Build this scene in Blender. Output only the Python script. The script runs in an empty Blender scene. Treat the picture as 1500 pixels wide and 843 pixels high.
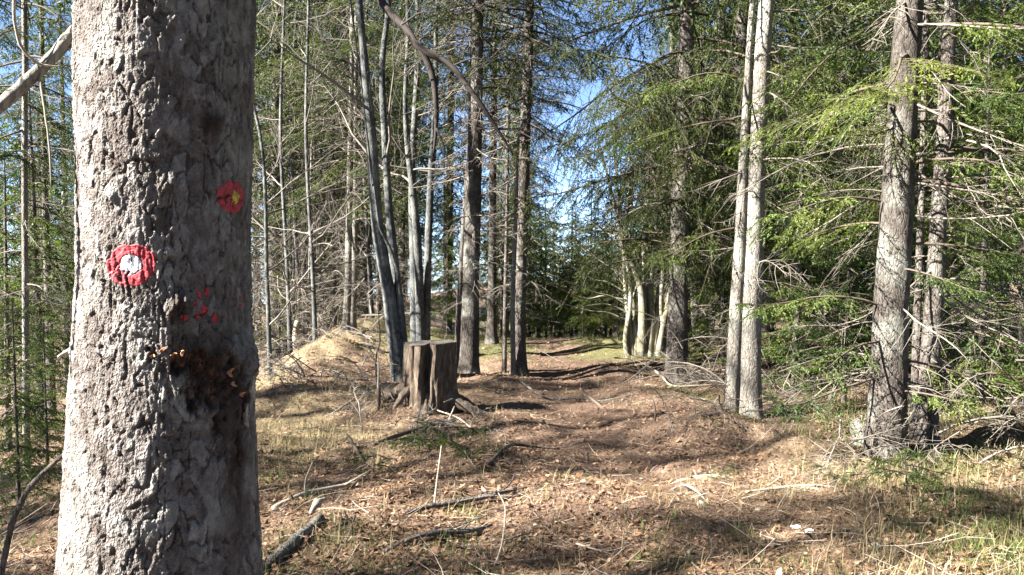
import bpy, math
import numpy as np
from mathutils import Vector, Matrix

S = bpy.context.scene
COL = S.collection
R = np.random.default_rng(11)
rad = math.radians

# ------------------------------------------------------------------ camera, sky, sun, exposure
FPX, CXP, HOR, EYE = 1200.0, 750.0, 385.0, 1.6
cam_d = bpy.data.cameras.new('camera'); cam = bpy.data.objects.new('camera', cam_d); COL.objects.link(cam)
cam_d.sensor_width = 36.0; cam_d.lens = FPX / 1500.0 * 36.0
cam_d.clip_start = 0.05; cam_d.clip_end = 2000.0
PITCH = math.atan((421.5 - HOR) / FPX)
cam.location = (0, 0, EYE); cam.rotation_euler = (rad(90) - PITCH, 0, 0)
S.camera = cam

SUN_AZ = math.atan2(-0.93, -0.36)      # measured from +Y towards +X
SUN_EL = rad(36)
SDIR = Vector((math.sin(SUN_AZ) * math.cos(SUN_EL), math.cos(SUN_AZ) * math.cos(SUN_EL), math.sin(SUN_EL)))
w = bpy.data.worlds.new('World'); S.world = w; w.use_nodes = True
nt = w.node_tree; nt.nodes.clear()
sky = nt.nodes.new('ShaderNodeTexSky'); sky.sky_type = 'NISHITA'; sky.sun_disc = False
sky.sun_elevation = SUN_EL; sky.sun_rotation = SUN_AZ; sky.altitude = 900; sky.air_density = 0.42
sky.dust_density = 0.1; sky.ozone_density = 1.6
bg = nt.nodes.new('ShaderNodeBackground'); bg.inputs[1].default_value = 0.05
wo = nt.nodes.new('ShaderNodeOutputWorld')
nt.links.new(sky.outputs[0], bg.inputs[0]); nt.links.new(bg.outputs[0], wo.inputs[0])
sun_d = bpy.data.lights.new('sun', 'SUN'); sun_d.energy = 5.0; sun_d.angle = rad(0.53); sun_d.color = (1.0, 0.95, 0.87)
sun = bpy.data.objects.new('sun', sun_d); COL.objects.link(sun); sun.location = (-20, -10, 30)
sun.rotation_euler = (-SDIR).to_track_quat('-Z', 'Y').to_euler()
S.view_settings.view_transform = 'Standard'; S.view_settings.look = 'None'
S.view_settings.exposure = 3.25; S.view_settings.gamma = 1.0; S.view_settings.use_curve_mapping = False
S.render.engine = 'CYCLES'
cy = S.cycles
cy.max_bounces = 6; cy.diffuse_bounces = 2; cy.glossy_bounces = 2; cy.transmission_bounces = 3; cy.transparent_max_bounces = 4
cy.use_denoising = True; cy.sample_clamp_indirect = 6.0; cy.caustics_reflective = False; cy.caustics_refractive = False

# ------------------------------------------------------------------ noise
def _hash(ix, iy, iz, s):
    n = (ix * 374761393 + iy * 668265263 + iz * 1274126177 + s * 974634721) & 0xffffffff
    n = ((n ^ (n >> 13)) * 1103515245) & 0xffffffff
    n = ((n ^ (n >> 16)) * 668265263) & 0xffffffff
    return ((n ^ (n >> 15)) & 0xffffff) / float(0xffffff)

def vnoise(x, y, z=0.0, s=0):
    x, y, z = np.broadcast_arrays(np.asarray(x, float), np.asarray(y, float), np.asarray(z, float))
    fx, fy, fz = np.floor(x), np.floor(y), np.floor(z)
    ix, iy, iz = fx.astype(np.int64), fy.astype(np.int64), fz.astype(np.int64)
    tx, ty, tz = x - fx, y - fy, z - fz
    tx, ty, tz = (t * t * t * (t * (t * 6 - 15) + 10) for t in (tx, ty, tz))
    out = 0
    for dx in (0, 1):
        wx = tx if dx else 1 - tx
        for dy in (0, 1):
            wy = ty if dy else 1 - ty
            for dz in (0, 1):
                wz = tz if dz else 1 - tz
                out = out + wx * wy * wz * _hash(ix + dx, iy + dy, iz + dz, s)
    return out * 2 - 1

def fbm(x, y, z=0.0, s=0, o=4, g=0.5):
    a, f, t = 1.0, 1.0, 0.0
    for k in range(o):
        t = t + a * vnoise(x * f, y * f, np.asarray(z) * f, s + k); a *= g; f *= 2.03
    return t

def sstep(a, b, x):
    t = np.clip((np.asarray(x, float) - a) / (b - a), 0, 1); return t * t * (3 - 2 * t)

def gauss(x, y, cx, cy_, r):
    return np.exp(-(((x - cx) ** 2 + (y - cy_) ** 2) / (r * r)))

# ------------------------------------------------------------------ terrain height
PATH_Y = np.array([-5, 0, 4.2, 6.1, 7.2, 8.9, 11, 14.2, 18, 24, 40, 80])
PATH_X = np.array([.6, .45, .5, .75, .9, .75, .82, .75, .55, -.2, -2.5, -8])
def path_d(x, y): return np.abs(x - np.interp(y, PATH_Y, PATH_X))

def H(x, y):
    x = np.asarray(x, float); y = np.asarray(y, float)
    cx = -2.75 - 0.03 * np.clip(y - 9, -9, 30)
    t = np.clip(cx - x, 0, None)
    z = -(0.26 * np.minimum(t, 3) + 0.26 * np.clip(t - 3, 0, 22) + 0.12 * np.clip(t - 25, 0, 60))
    z = z + (0.40 + .10 * fbm(x * 1.5, y * 1.5, 0, 27, 3)) * np.exp(-((x - cx - 0.1) / 1.25) ** 2) * sstep(7.0, 13.5, y)
    z = z + 0.05 * np.clip(x - 4, 0, 12)
    z = z - 0.11 * np.clip(y - 17, 0, 30) * sstep(-6, 0, x + 2) - 0.03 * np.clip(y - 57, 0, 200)
    near = 1.0 / (1.0 + (np.hypot(x, y) / 60.0) ** 2)
    pd = path_d(x, y)
    z = z - 0.06 * np.exp(-(pd / 0.55) ** 2) * near
    rough = near * (0.55 + 0.45 * sstep(0.2, 1.2, pd))
    z = z + rough * (0.075 * fbm(x * .75, y * .75, 0, 3, 2) + 0.030 * fbm(x * 2.7, y * 2.7, 0, 9, 3) + 0.008 * vnoise(x * 14, y * 14, 0, 17) + 0.004 * vnoise(x * 31, y * 31, 0, 19))
    z = z + 0.14 * np.exp(-((y - 15.2) / 2.2) ** 2) * np.exp(-((x - .8) / 3.0) ** 2)
    # root mound with a hollow in front, hummocks, ruts
    z = z + 0.17 * gauss(x, y, 1.95, 7.75, .42) + 0.12 * gauss(x, y, 2.5, 7.1, .38) - 0.10 * gauss(x, y, 2.05, 7.2, .26)
    z = z + 0.12 * gauss(x, y, 0.45, 5.6, .42) + 0.08 * gauss(x, y, 1.0, 5.2, .35) + 0.10 * gauss(x, y, -1.1, 8.5, .7)
    z = z + 0.07 * gauss(x, y, -.3, 6.6, .4) - 0.06 * gauss(x, y, .9, 6.4, .35) + 0.08 * gauss(x, y, .1, 8.0, .45)
    z = z + 0.09 * gauss(x, y, 1.45, 12.0, .5) + 0.10 * gauss(x, y, -.8, 10.6, .8)
    return z

def gx(px, Y): return (px - CXP) / FPX * Y      # lateral place of something seen at column px, Y metres ahead
def gz(py, Y): return EYE - (py - HOR) / FPX * Y

# ------------------------------------------------------------------ mesh helpers
class MB:
    def __init__(s): s.V = []; s.F = []; s.n = 0
    def add(s, V, F, mat=0):
        V = np.asarray(V, float).reshape(-1, 3); F = np.asarray(F, np.int64)
        if len(F) == 0: return s
        s.V.append(V); s.F.append((F + s.n, mat)); s.n += len(V); return s
    def mesh(s, name, mats, smooth=True):
        me = bpy.data.meshes.new(name)
        V = np.concatenate(s.V); me.vertices.add(len(V)); me.vertices.foreach_set('co', V.astype(np.float32).ravel())
        sizes = np.concatenate([np.full(len(f), f.shape[1]) for f, _ in s.F])
        loops = np.concatenate([f.ravel() for f, _ in s.F])
        mi = np.concatenate([np.full(len(f), m) for f, m in s.F])
        me.loops.add(len(loops)); me.loops.foreach_set('vertex_index', loops.astype(np.int32))
        me.polygons.add(len(sizes))
        st = np.concatenate([[0], np.cumsum(sizes)[:-1]])
        me.polygons.foreach_set('loop_start', st.astype(np.int32))
        me.polygons.foreach_set('material_index', mi.astype(np.int32))
        me.polygons.foreach_set('use_smooth', np.full(len(sizes), smooth))
        for m in (mats if isinstance(mats, (list, tuple)) else [mats]): me.materials.append(m)
        me.update(calc_edges=True); return me

def attr(me, name, arr):
    a = me.attributes.new(name, 'FLOAT', 'POINT'); a.data.foreach_set('value', np.asarray(arr, np.float32).ravel())

def obj(name, me, parent=None, loc=None, **props):
    o = bpy.data.objects.new(name, me); COL.objects.link(o)
    if parent is not None: o.parent = parent
    if loc is not None: o.location = loc
    if parent is not None and name in ('branches', 'crown', 'needles', 'twigs'): o['kind'] = 'stuff'
    for k, v in props.items():
        if v is not None: o[k] = v
    return o

def thing(name, label, cat, loc, rz=0.0, group=None):
    o = obj(name, None, None, loc, label=label, category=cat, group=group)
    o.rotation_euler = (0, 0, rz); o.empty_display_size = .2
    return o

def nrm(v): return v / np.maximum(np.linalg.norm(v, axis=-1, keepdims=True), 1e-9)

def tubes(P, Rr, sides=3, cap=False):
    """P (M,K,3) polylines, Rr (M,K) radii -> verts, quads"""
    P = np.asarray(P, float); Rr = np.asarray(Rr, float)
    M, K, _ = P.shape
    T = np.gradient(P, axis=1); T = nrm(T)
    D = nrm(P[:, -1] - P[:, 0])
    ref = np.where(np.abs(D[:, 2:3]) > 0.8, np.array([[1., 0, 0]]), np.array([[0, 0, 1.]]))[:, None, :]
    U = nrm(np.cross(T, np.broadcast_to(ref, T.shape))); W = np.cross(T, U)
    a = np.arange(sides) / sides * 2 * np.pi
    V = P[:, :, None, :] + Rr[:, :, None, None] * (np.cos(a)[None, None, :, None] * U[:, :, None, :] + np.sin(a)[None, None, :, None] * W[:, :, None, :])
    idx = np.arange(M * K * sides).reshape(M, K, sides)
    A = idx[:, :-1]; B = idx[:, 1:]
    F = np.stack([A, np.roll(A, -1, 2), np.roll(B, -1, 2), B], -1).reshape(-1, 4)
    return V.reshape(-1, 3), F

def curve(pts, n):
    """smooth resample of a polyline (Catmull-Rom)"""
    p = np.asarray(pts, float); p = np.vstack([2 * p[0] - p[1], p, 2 * p[-1] - p[-2]])
    m = len(p) - 3; t = np.linspace(0, m, n); i = np.minimum(t.astype(int), m - 1); f = (t - i)[:, None]
    a, b, c, d = p[i], p[i + 1], p[i + 2], p[i + 3]
    return .5 * (2 * b + (c - a) * f + (2 * a - 5 * b + 4 * c - d) * f ** 2 + (3 * b - a - 3 * c + d) * f ** 3)

# ------------------------------------------------------------------ materials
def mat(name):
    m = bpy.data.materials.new(name); m.use_nodes = True; t = m.node_tree; t.nodes.clear()
    return m, t
def N(t, ty, **kw):
    n = t.nodes.new(ty)
    for k, v in kw.items():
        if k in n.inputs.keys() if isinstance(k, str) else False: n.inputs[k].default_value = v
        else: setattr(n, k, v)
    return n
def L(t, a, b): t.links.new(a, b)
def ramp(t, fac, stops):
    r = t.nodes.new('ShaderNodeValToRGB'); e = r.color_ramp.elements
    while len(e) < len(stops): e.new(0.5)
    for q, (p, c) in zip(e, stops): q.position = p; q.color = (*c, 1)
    L(t, fac, r.inputs[0]); return r.outputs[0]
def mixc(t, fac, a, b, mode='MIX'):
    m = t.nodes.new('ShaderNodeMix'); m.data_type = 'RGBA'; m.blend_type = mode
    for s, v in ((m.inputs[0], fac), (m.inputs[6], a), (m.inputs[7], b)):
        if isinstance(v, (int, float)): s.default_value = v
        elif isinstance(v, tuple): s.default_value = (*v, 1)
        else: L(t, v, s)
    return m.outputs[2]
def noise(t, vec, scale, detail=4, rough=.55, dist=0.0):
    n = t.nodes.new('ShaderNodeTexNoise'); n.inputs['Scale'].default_value = scale; n.inputs['Detail'].default_value = detail
    n.inputs['Roughness'].default_value = rough; n.inputs['Distortion'].default_value = dist
    if vec is not None: L(t, vec, n.inputs['Vector'])
    return n.outputs[0]
def mapping(t, vec, sc):
    m = t.nodes.new('ShaderNodeMapping'); m.inputs['Scale'].default_value = sc; L(t, vec, m.inputs['Vector']); return m.outputs[0]
def coords(t): return t.nodes.new('ShaderNodeTexCoord').outputs['Object']
def attrn(t, nm): a = t.nodes.new('ShaderNodeAttribute'); a.attribute_name = nm; return a.outputs['Fac']
def princ(t, color, rough=.85, bump=None, bstr=.4, bdist=.01, spec=.25):
    b = t.nodes.new('ShaderNodeBsdfPrincipled'); b.inputs['Roughness'].default_value = rough
    b.inputs['Specular IOR Level'].default_value = spec
    if isinstance(color, tuple): b.inputs['Base Color'].default_value = (*color, 1)
    else: L(t, color, b.inputs['Base Color'])
    if bump is not None:
        bn = t.nodes.new('ShaderNodeBump'); bn.inputs['Strength'].default_value = bstr; bn.inputs['Distance'].default_value = bdist
        L(t, bump, bn.inputs['Height']); L(t, bn.outputs[0], b.inputs['Normal'])
    o = t.nodes.new('ShaderNodeOutputMaterial'); L(t, b.outputs[0], o.inputs[0]); return b
def math_(t, op, a, b=None):
    m = t.nodes.new('ShaderNodeMath'); m.operation = op
    for i, v in enumerate((a, b)):
        if v is None: continue
        if isinstance(v, (int, float)): m.inputs[i].default_value = v
        else: L(t, v, m.inputs[i])
    return m.outputs[0]

def bark_mat(name, dark, mid, pale, sc=1.0, lich=.5, zst=.35, bd=.012):
    m, t = mat(name); c = coords(t)
    v = mapping(t, c, (1, 1, zst))
    vo = t.nodes.new('ShaderNodeTexVoronoi'); vo.feature = 'DISTANCE_TO_EDGE'; vo.inputs['Scale'].default_value = 30 * sc
    wv = t.nodes.new('ShaderNodeVectorMath'); wv.operation = 'ADD'
    nz = t.nodes.new('ShaderNodeTexNoise'); nz.inputs['Scale'].default_value = 18 * sc; L(t, v, nz.inputs['Vector'])
    sc_ = t.nodes.new('ShaderNodeVectorMath'); sc_.operation = 'SCALE'; sc_.inputs[3].default_value = .05; L(t, nz.outputs[1], sc_.inputs[0])
    L(t, v, wv.inputs[0]); L(t, sc_.outputs[0], wv.inputs[1]); L(t, wv.outputs[0], vo.inputs['Vector'])
    n1 = noise(t, v, 55 * sc, 6, .65)
    n2 = noise(t, c, 2.2, 4, .6)
    col = ramp(t, n1, [(.3, dark), (.5, mid), (.72, pale)])
    col = mixc(t, math_(t, 'MULTIPLY', ramp(t, n2, [(.48, (0, 0, 0)), (.62, (1, 1, 1))]), lich), col, (.27, .275, .24))
    h = math_(t, 'ADD', math_(t, 'MULTIPLY', ramp(t, vo.outputs[0], [(0, (0, 0, 0)), (.12, (1, 1, 1))]), .6), n1)
    princ(t, col, .9, h, .9, bd, .15)
    return m

M_BARK_G = bark_mat('bark_grey_spruce', (.028, .022, .019), (.075, .063, .055), (.16, .14, .125), 1.0, .3)
M_BARK_P = bark_mat('bark_pale_fir', (.065, .055, .046), (.145, .13, .112), (.24, .225, .195), 1.0, .5, .4, .010)
M_BARK_B = bark_mat('bark_big_spruce', (.019, .016, .014), (.050, .042, .036), (.105, .094, .082), 1.1, .4)
M_BEECH = bark_mat('bark_beech', (.022, .023, .023), (.05, .052, .052), (.115, .118, .115), .5, .3, .6, .004)
M_COPP = bark_mat('bark_pale_coppice', (.085, .076, .05), (.15, .138, .094), (.23, .215, .15), .6, .6, .6, .004)

def twig_mat(name, a, b):
    m, t = mat(name); g = t.nodes.new('ShaderNodeNewGeometry')
    col = mixc(t, noise(t, coords(t), 2.5, 3), mixc(t, g.outputs['Random Per Island'], a, b), b)
    princ(t, col, .85, None, spec=.2); return m
M_DEAD = twig_mat('dead_twig_grey', (.05, .04, .033), (.17, .15, .125))
M_TWIGB = twig_mat('beech_twig', (.05, .042, .036), (.16, .143, .125))
M_SHADELIMB = twig_mat('shaded_limb_bark', (.014, .011, .010), (.04, .032, .028))  # bark darkened to stand for the shade on the bent limb
M_LIVEWOOD = twig_mat('live_branch_wood', (.035, .027, .022), (.09, .07, .055))

def needle_mat(name, a, b, c, tr=.35):
    m, t = mat(name); g = t.nodes.new('ShaderNodeNewGeometry'); oi = t.nodes.new('ShaderNodeObjectInfo')
    n = noise(t, coords(t), 1.1, 3, .6)
    col = mixc(t, g.outputs['Random Per Island'], a, b)
    col = mixc(t, ramp(t, n, [(.42, (0, 0, 0)), (.66, (1, 1, 1))]), col, c)
    hs = t.nodes.new('ShaderNodeHueSaturation'); L(t, col, hs.inputs['Color'])
    mr = t.nodes.new('ShaderNodeMapRange'); L(t, oi.outputs['Random'], mr.inputs[0]); mr.inputs[3].default_value = .7; mr.inputs[4].default_value = 1.35
    L(t, mr.outputs[0], hs.inputs['Value'])
    mh = t.nodes.new('ShaderNodeMapRange'); L(t, oi.outputs['Random'], mh.inputs[0]); mh.inputs[3].default_value = .515; mh.inputs[4].default_value = .48
    L(t, mh.outputs[0], hs.inputs['Hue'])
    d = t.nodes.new('ShaderNodeBsdfPrincipled'); d.inputs['Roughness'].default_value = .55; d.inputs['Specular IOR Level'].default_value = .3
    L(t, hs.outputs[0], d.inputs['Base Color'])
    tl = t.nodes.new('ShaderNodeBsdfTranslucent')
    tc = mixc(t, 1.0, hs.outputs[0], (1.5, 1.5, .7), 'MULTIPLY'); L(t, tc, tl.inputs[0])
    ms = t.nodes.new('ShaderNodeMixShader'); ms.inputs[0].default_value = tr
    L(t, d.outputs[0], ms.inputs[1]); L(t, tl.outputs[0], ms.inputs[2])
    o = t.nodes.new('ShaderNodeOutputMaterial'); L(t, ms.outputs[0], o.inputs[0]); return m
M_NEEDLE = needle_mat('spruce_needles', (.020, .037, .011), (.036, .056, .015), (.066, .080, .021))
M_NEEDLE_Y = needle_mat('young_spruce_needles', (.024, .050, .010), (.048, .080, .015), (.088, .118, .022), .36)

def isl_mat(name, stops, rough=.8, tr=0.0, nsc=None):
    m, t = mat(name); g = t.nodes.new('ShaderNodeNewGeometry')
    col = ramp(t, g.outputs['Random Per Island'], stops)
    if tr > 0:
        d = t.nodes.new('ShaderNodeBsdfPrincipled'); d.inputs['Roughness'].default_value = rough; d.inputs['Specular IOR Level'].default_value = .2
        L(t, col, d.inputs['Base Color']); tl = t.nodes.new('ShaderNodeBsdfTranslucent'); L(t, col, tl.inputs[0])
        ms = t.nodes.new('ShaderNodeMixShader'); ms.inputs[0].default_value = tr
        L(t, d.outputs[0], ms.inputs[1]); L(t, tl.outputs[0], ms.inputs[2])
        o = t.nodes.new('ShaderNodeOutputMaterial'); L(t, ms.outputs[0], o.inputs[0])
    else: princ(t, col, rough, spec=.2)
    return m
M_LEAF = isl_mat('dry_beech_leaves', [(0, (.07, .04, .025)), (.5, (.155, .088, .05)), (.85, (.22, .14, .085)), (1, (.34, .25, .17))], .7, .15)
M_DRYGRASS = isl_mat('dry_grass', [(0, (.12, .09, .05)), (.6, (.22, .175, .095)), (1, (.34, .29, .18))], .8, .3)
M_GREENGRASS = isl_mat('green_grass', [(0, (.035, .065, .014)), (.6, (.07, .105, .024)), (1, (.15, .17, .055))], .7, .35)
M_LITTERTWIG = isl_mat('litter_twigs', [(0, (.05, .035, .028)), (.5, (.15, .11, .085)), (1, (.38, .33, .27))], .85)

def ground_mat():
    m, t = mat('forest_floor'); c = coords(t)
    n1 = noise(t, c, 1.3, 5, .6); n2 = noise(t, c, 28, 5, .7); n3 = noise(t, c, 130, 3, .7)
    vo = t.nodes.new('ShaderNodeTexVoronoi'); vo.inputs['Scale'].default_value = 38; L(t, c, vo.inputs['Vector'])
    litter = ramp(t, n2, [(.3, (.028, .018, .013)), (.48, (.078, .048, .033)), (.62, (.13, .084, .058)), (.75, (.25, .18, .125))])
    cell = ramp(t, vo.outputs['Color'], [(.2, (.055, .037, .028)), (.6, (.14, .10, .073)), (.9, (.29, .225, .165))])
    col = mixc(t, .45, litter, cell)
    straw = ramp(t, n2, [(.3, (.12, .09, .052)), (.7, (.27, .22, .135))])
    col = mixc(t, math_(t, 'MULTIPLY', attrn(t, 'straw'), .8), col, straw)
    moss = ramp(t, n2, [(.3, (.035, .045, .014)), (.7, (.10, .11, .036))])
    col = mixc(t, math_(t, 'MULTIPLY', attrn(t, 'moss'), .7), col, moss)
    soil = ramp(t, n3, [(.3, (.05, .032, .024)), (.7, (.14, .095, .07))])
    col = mixc(t, math_(t, 'MULTIPLY', attrn(t, 'bare'), .55), col, soil)
    col = mixc(t, .5, col, mixc(t, 1.0, col, ramp(t, n1, [(.3, (.55, .55, .55)), (.7, (1.35, 1.3, 1.25))]), 'MULTIPLY'))
    h = math_(t, 'ADD', math_(t, 'MULTIPLY', vo.outputs['Distance'], .6), math_(t, 'ADD', n2, math_(t, 'MULTIPLY', n3, .5)))
    princ(t, col, .92, h, .8, .02, .12); return m
M_GROUND = ground_mat()

# ------------------------------------------------------------------ ground and path
def axis(lo, hi, step, far0, far1, g=1.12):
    a = list(np.arange(lo, hi + 1e-6, step)); s = step
    while a[-1] < far1: s *= g; a.append(a[-1] + s)
    b = []; s = step; v = lo
    while v > far0: s *= g; v -= s; b.append(v)
    return np.array(b[::-1] + a)
def moss_f(x, y):
    r = sstep(1.9, 3.0, x - .12 * (y - 4)) * sstep(13, 9, y)
    return np.clip(r * (.6 + .8 * fbm(x * 1.1, y * 1.1, 0, 41, 2)) + .4 * sstep(.3, .7, fbm(x * .9, y * .9, 0, 43, 3)) * sstep(.5, 1.4, path_d(x, y)) + 1.2 * sstep(12.6, 13.6, y) * sstep(.1, .7, path_d(x, y) + .3 * fbm(x * 2, y * 2, 0, 47, 2)) * sstep(4, 2.2, np.abs(x - .8)), 0, 1)
def straw_f(x, y):
    bank = np.exp(-((x + 2.3) / 1.3) ** 2) * sstep(6, 8, y)
    rt = sstep(1.3, 2.3, x - .1 * (y - 4)) * sstep(12, 8, y)
    return np.clip((bank * 1.1 + rt * .3) * (.7 + .9 * fbm(x * 1.3, y * 1.3, 0, 51, 3)), 0, 1)
def build_ground():
    xs = axis(-4.2, 5.0, .035, -260, 260); ys = axis(3.3, 13.0, .035, -40, 420)
    X, Y = np.meshgrid(xs, ys, indexing='ij'); Z = H(X, Y)
    V = np.stack([X, Y, Z], -1).reshape(-1, 3)
    nx, ny = X.shape; I = np.arange(nx * ny).reshape(nx, ny)
    F = np.stack([I[:-1, :-1], I[1:, :-1], I[1:, 1:], I[:-1, 1:]], -1).reshape(-1, 4)
    C = V[F].mean(1)
    wob = .55 + .22 * fbm(C[:, 0] * 1.7, C[:, 1] * 1.7, 0, 61, 2)
    onp = (path_d(C[:, 0], C[:, 1]) < wob) & (C[:, 1] > -6) & (C[:, 1] < 26)
    for nm, sel in (('ground', ~onp), ('path', onp)):
        f = F[sel]; u, inv = np.unique(f, return_inverse=True)
        b = MB(); b.add(V[u], inv.reshape(-1, 4)); me = b.mesh(nm, M_GROUND)
        x, y = V[u, 0], V[u, 1]
        attr(me, 'moss', moss_f(x, y)); attr(me, 'straw', straw_f(x, y)); attr(me, 'bare', sstep(.9, .2, path_d(x, y)) * sstep(14, 12, y))
        obj(nm, me, kind='structure')
build_ground()

# ------------------------------------------------------------------ trunks
def trunk_mesh(pts, sides, m, flare=.35, seed=0, rough=.05, step=.07, dense_to=6.0, lobes=5):
    """pts: (x,y,z,r) list in tree-local metres"""
    p = np.asarray(pts, float); z = p[:, 2]
    zz = np.concatenate([np.arange(z[0], min(dense_to, z[-1]), step), np.linspace(min(dense_to, z[-1]), z[-1], max(2, int((z[-1] - min(dense_to, z[-1])) / .6) + 2))])
    zz = np.unique(zz)
    t = np.interp(zz, z, np.arange(len(z)))
    cv = curve(p, 40 * (len(p) - 1) + 1); tc = np.linspace(0, len(p) - 1, len(cv))
    q = np.stack([np.interp(t, tc, cv[:, k]) for k in range(4)], -1)
    a = np.arange(sides) / sides * 2 * np.pi
    A, Zg = np.meshgrid(a, zz); r = q[:, 3][:, None] * np.ones_like(A)
    ca, sa = np.cos(A), np.sin(A)
    d = fbm(ca * 1.5 + seed, sa * 1.5, Zg * 1.6, seed, 2) * rough * 1.2 + fbm(ca * 5, sa * 5, Zg * 9, seed + 5, 2) * rough * .6
    fl = np.exp(-np.clip(Zg - z[0] - .15, 0, None) / .16) * flare * (1 + .55 * np.sin(A * lobes + seed) + .35 * vnoise(ca * 2, sa * 2, seed))
    r = r * (1 + d + fl)
    r[-1] *= .3
    V = np.stack([q[:, 0][:, None] + r * ca, q[:, 1][:, None] + r * sa, np.broadcast_to(zz[:, None], A.shape)], -1)
    I = np.arange(A.size).reshape(A.shape)
    F = np.stack([I[:-1], np.roll(I[:-1], -1, 1), np.roll(I[1:], -1, 1), I[1:]], -1).reshape(-1, 4)
    b = MB(); b.add(V.reshape(-1, 3), F); return b.mesh('trunk', m)

# ------------------------------------------------------------------ spruce branches (library, branch grows along +X)
def needles(P, dens, ln, wd, rg, flat=.0):
    """P (M,K,3) twig polylines -> triangles"""
    seg = np.diff(P, axis=1); sl = np.linalg.norm(seg, axis=2); tot = sl.sum(1)
    n = np.maximum(1, np.round(tot * dens + rg.random(len(tot)) * .8)).astype(int)
    i = np.repeat(np.arange(len(P)), n); k = np.arange(n.sum()) - np.repeat(np.cumsum(n) - n, n)
    t = (k + rg.random(len(k))) / n[i] * (P.shape[1] - 1) * .999
    s = t.astype(int); f = (t - s)[:, None]
    p = P[i, s] * (1 - f) + P[i, s + 1] * f; T = nrm(seg[i, s])
    U = nrm(np.cross(T, [0, 0, 1.]) + 1e-4); W = np.cross(U, T)
    ph = rg.random(len(i)) * 2 * np.pi
    u = np.cos(ph)[:, None]; v = (np.sin(ph) * (1 - flat))[:, None]
    rd = nrm(u * U + v * W + 1e-5); D = nrm(T * .8 + rd * .75)
    sd = nrm(np.cross(D, np.cross(T, rd)) * .6 + np.cross(T, rd))
    l = (ln * (.7 + .6 * rg.random(len(i))))[:, None]; wv = sd * (wd * .5)
    V = np.stack([p - wv, p + wv, p + D * l], 1).reshape(-1, 3)
    return V, np.arange(len(V)).reshape(-1, 3)

def axis_curve(Ln, a0, a1, a2, K, rg, wob=.06):
    t = np.linspace(0, 1, K); p = np.interp(t, [0, .55, 1], [a0, a1, a2]); yaw = np.cumsum(rg.normal(0, wob, K))
    st = Ln / (K - 1); d = np.stack([np.cos(p) * np.cos(yaw), np.cos(p) * np.sin(yaw), np.sin(p)], -1) * st
    c = np.cumsum(d, 0); return np.vstack([[0, 0, 0], c[:-1]])

def live_branch(Ln, rg, hi=True, hang=.5, sparse=1.0):
    K = 9; ax = axis_curve(Ln, rad(rg.uniform(-14, 8)), rad(rg.uniform(-32, -12)), rad(rg.uniform(-8, 14)), K, rg)
    out = {'nv': [], 'wv': []}
    sp = (.075 if hi else .15) / sparse; ts = np.arange(.14 + .1 * rg.random(), 1.0, sp / Ln); ts = ts + rg.normal(0, .01, len(ts)); ts = np.clip(ts, .05, .99)
    m = len(ts); s = np.where(np.arange(m) % 2 == 0, 1., -1.)
    k = ts * (K - 1); i = np.minimum(k.astype(int), K - 2); f = (k - i)[:, None]
    p0 = ax[i] * (1 - f) + ax[i + 1] * f; T = nrm(ax[i + 1] - ax[i])
    ll = Ln * .36 * np.clip(np.sin(np.pi * np.clip(ts * .86 + .1, 0, 1)), .12, 1) * rg.uniform(.5, 1.15, m) + .04
    sd = nrm(np.cross([0, 0, 1.], T)) * s[:, None]
    D = nrm(T * rg.uniform(.4, .8, m)[:, None] + sd * rg.uniform(.5, .9, m)[:, None] + np.array([0, 0, 1.]) * rg.normal(-.12, .2, m)[:, None])
    u = np.linspace(0, 1, 4)[None, :, None]
    B = p0[:, None] + D[:, None] * ll[:, None, None] * u + np.array([0, 0, -1.]) * (ll * hang * rg.uniform(.3, 1.3, m))[:, None, None] * u ** 2
    polys = [B]
    # sub twigs
    nsub = 9 if hi else 3
    q = np.linspace(.15, .95, nsub); bi = np.repeat(np.arange(m), nsub); qq = np.tile(q, m) + rg.normal(0, .04, m * nsub)
    keep = ll[bi] > .1; bi = bi[keep]; qq = np.clip(qq[keep], 0, .99)
    kk = qq * 3; ii = kk.astype(int); ff = (kk - ii)[:, None]
    q0 = B[bi, ii] * (1 - ff) + B[bi, ii + 1] * ff; TT = nrm(B[bi, ii + 1] - B[bi, ii])
    s2 = np.where(np.arange(len(bi)) % 2 == 0, 1., -1.)[:, None]
    sd2 = nrm(np.cross([0, 0, 1.], TT) + 1e-5) * s2
    D2 = nrm(TT * .7 + sd2 * .7 + np.array([0, 0, -1.]) * rg.uniform(-.1, .9, len(bi))[:, None] * (hang + .2))
    l2 = np.minimum(.5 * ll[bi], .17) * rg.uniform(.4, 1.2, len(bi)) * (1.15 - .5 * qq)
    u3 = np.linspace(0, 1, 3)[None, :, None]
    C = q0[:, None] + D2[:, None] * l2[:, None, None] * u3 + np.array([0, 0, -1.]) * (l2 * .3)[:, None, None] * u3 ** 2
    tipax = ax[4:][None]
    if hi:
        a = [needles(B, 68, .028, .0125, rg, .45), needles(C, 74, .025, .012, rg, .45), needles(tipax, 90, .028, .0125, rg)]
    else:
        a = [needles(B, 22, .085, .028, rg), needles(C, 24, .075, .027, rg), needles(tipax, 26, .08, .026, rg)]
    out['needle'] = a
    r0 = .006 + .0065 * Ln
    wood = [tubes(ax[None], np.linspace(r0, .003, K)[None], 4 if hi else 3)]
    if hi: wood.append(tubes(B[:, ::1], np.linspace(.0034, .0015, 4)[None] * np.ones((m, 1)), 3))
    out['wood'] = wood; out['L'] = Ln
    return out

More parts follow.
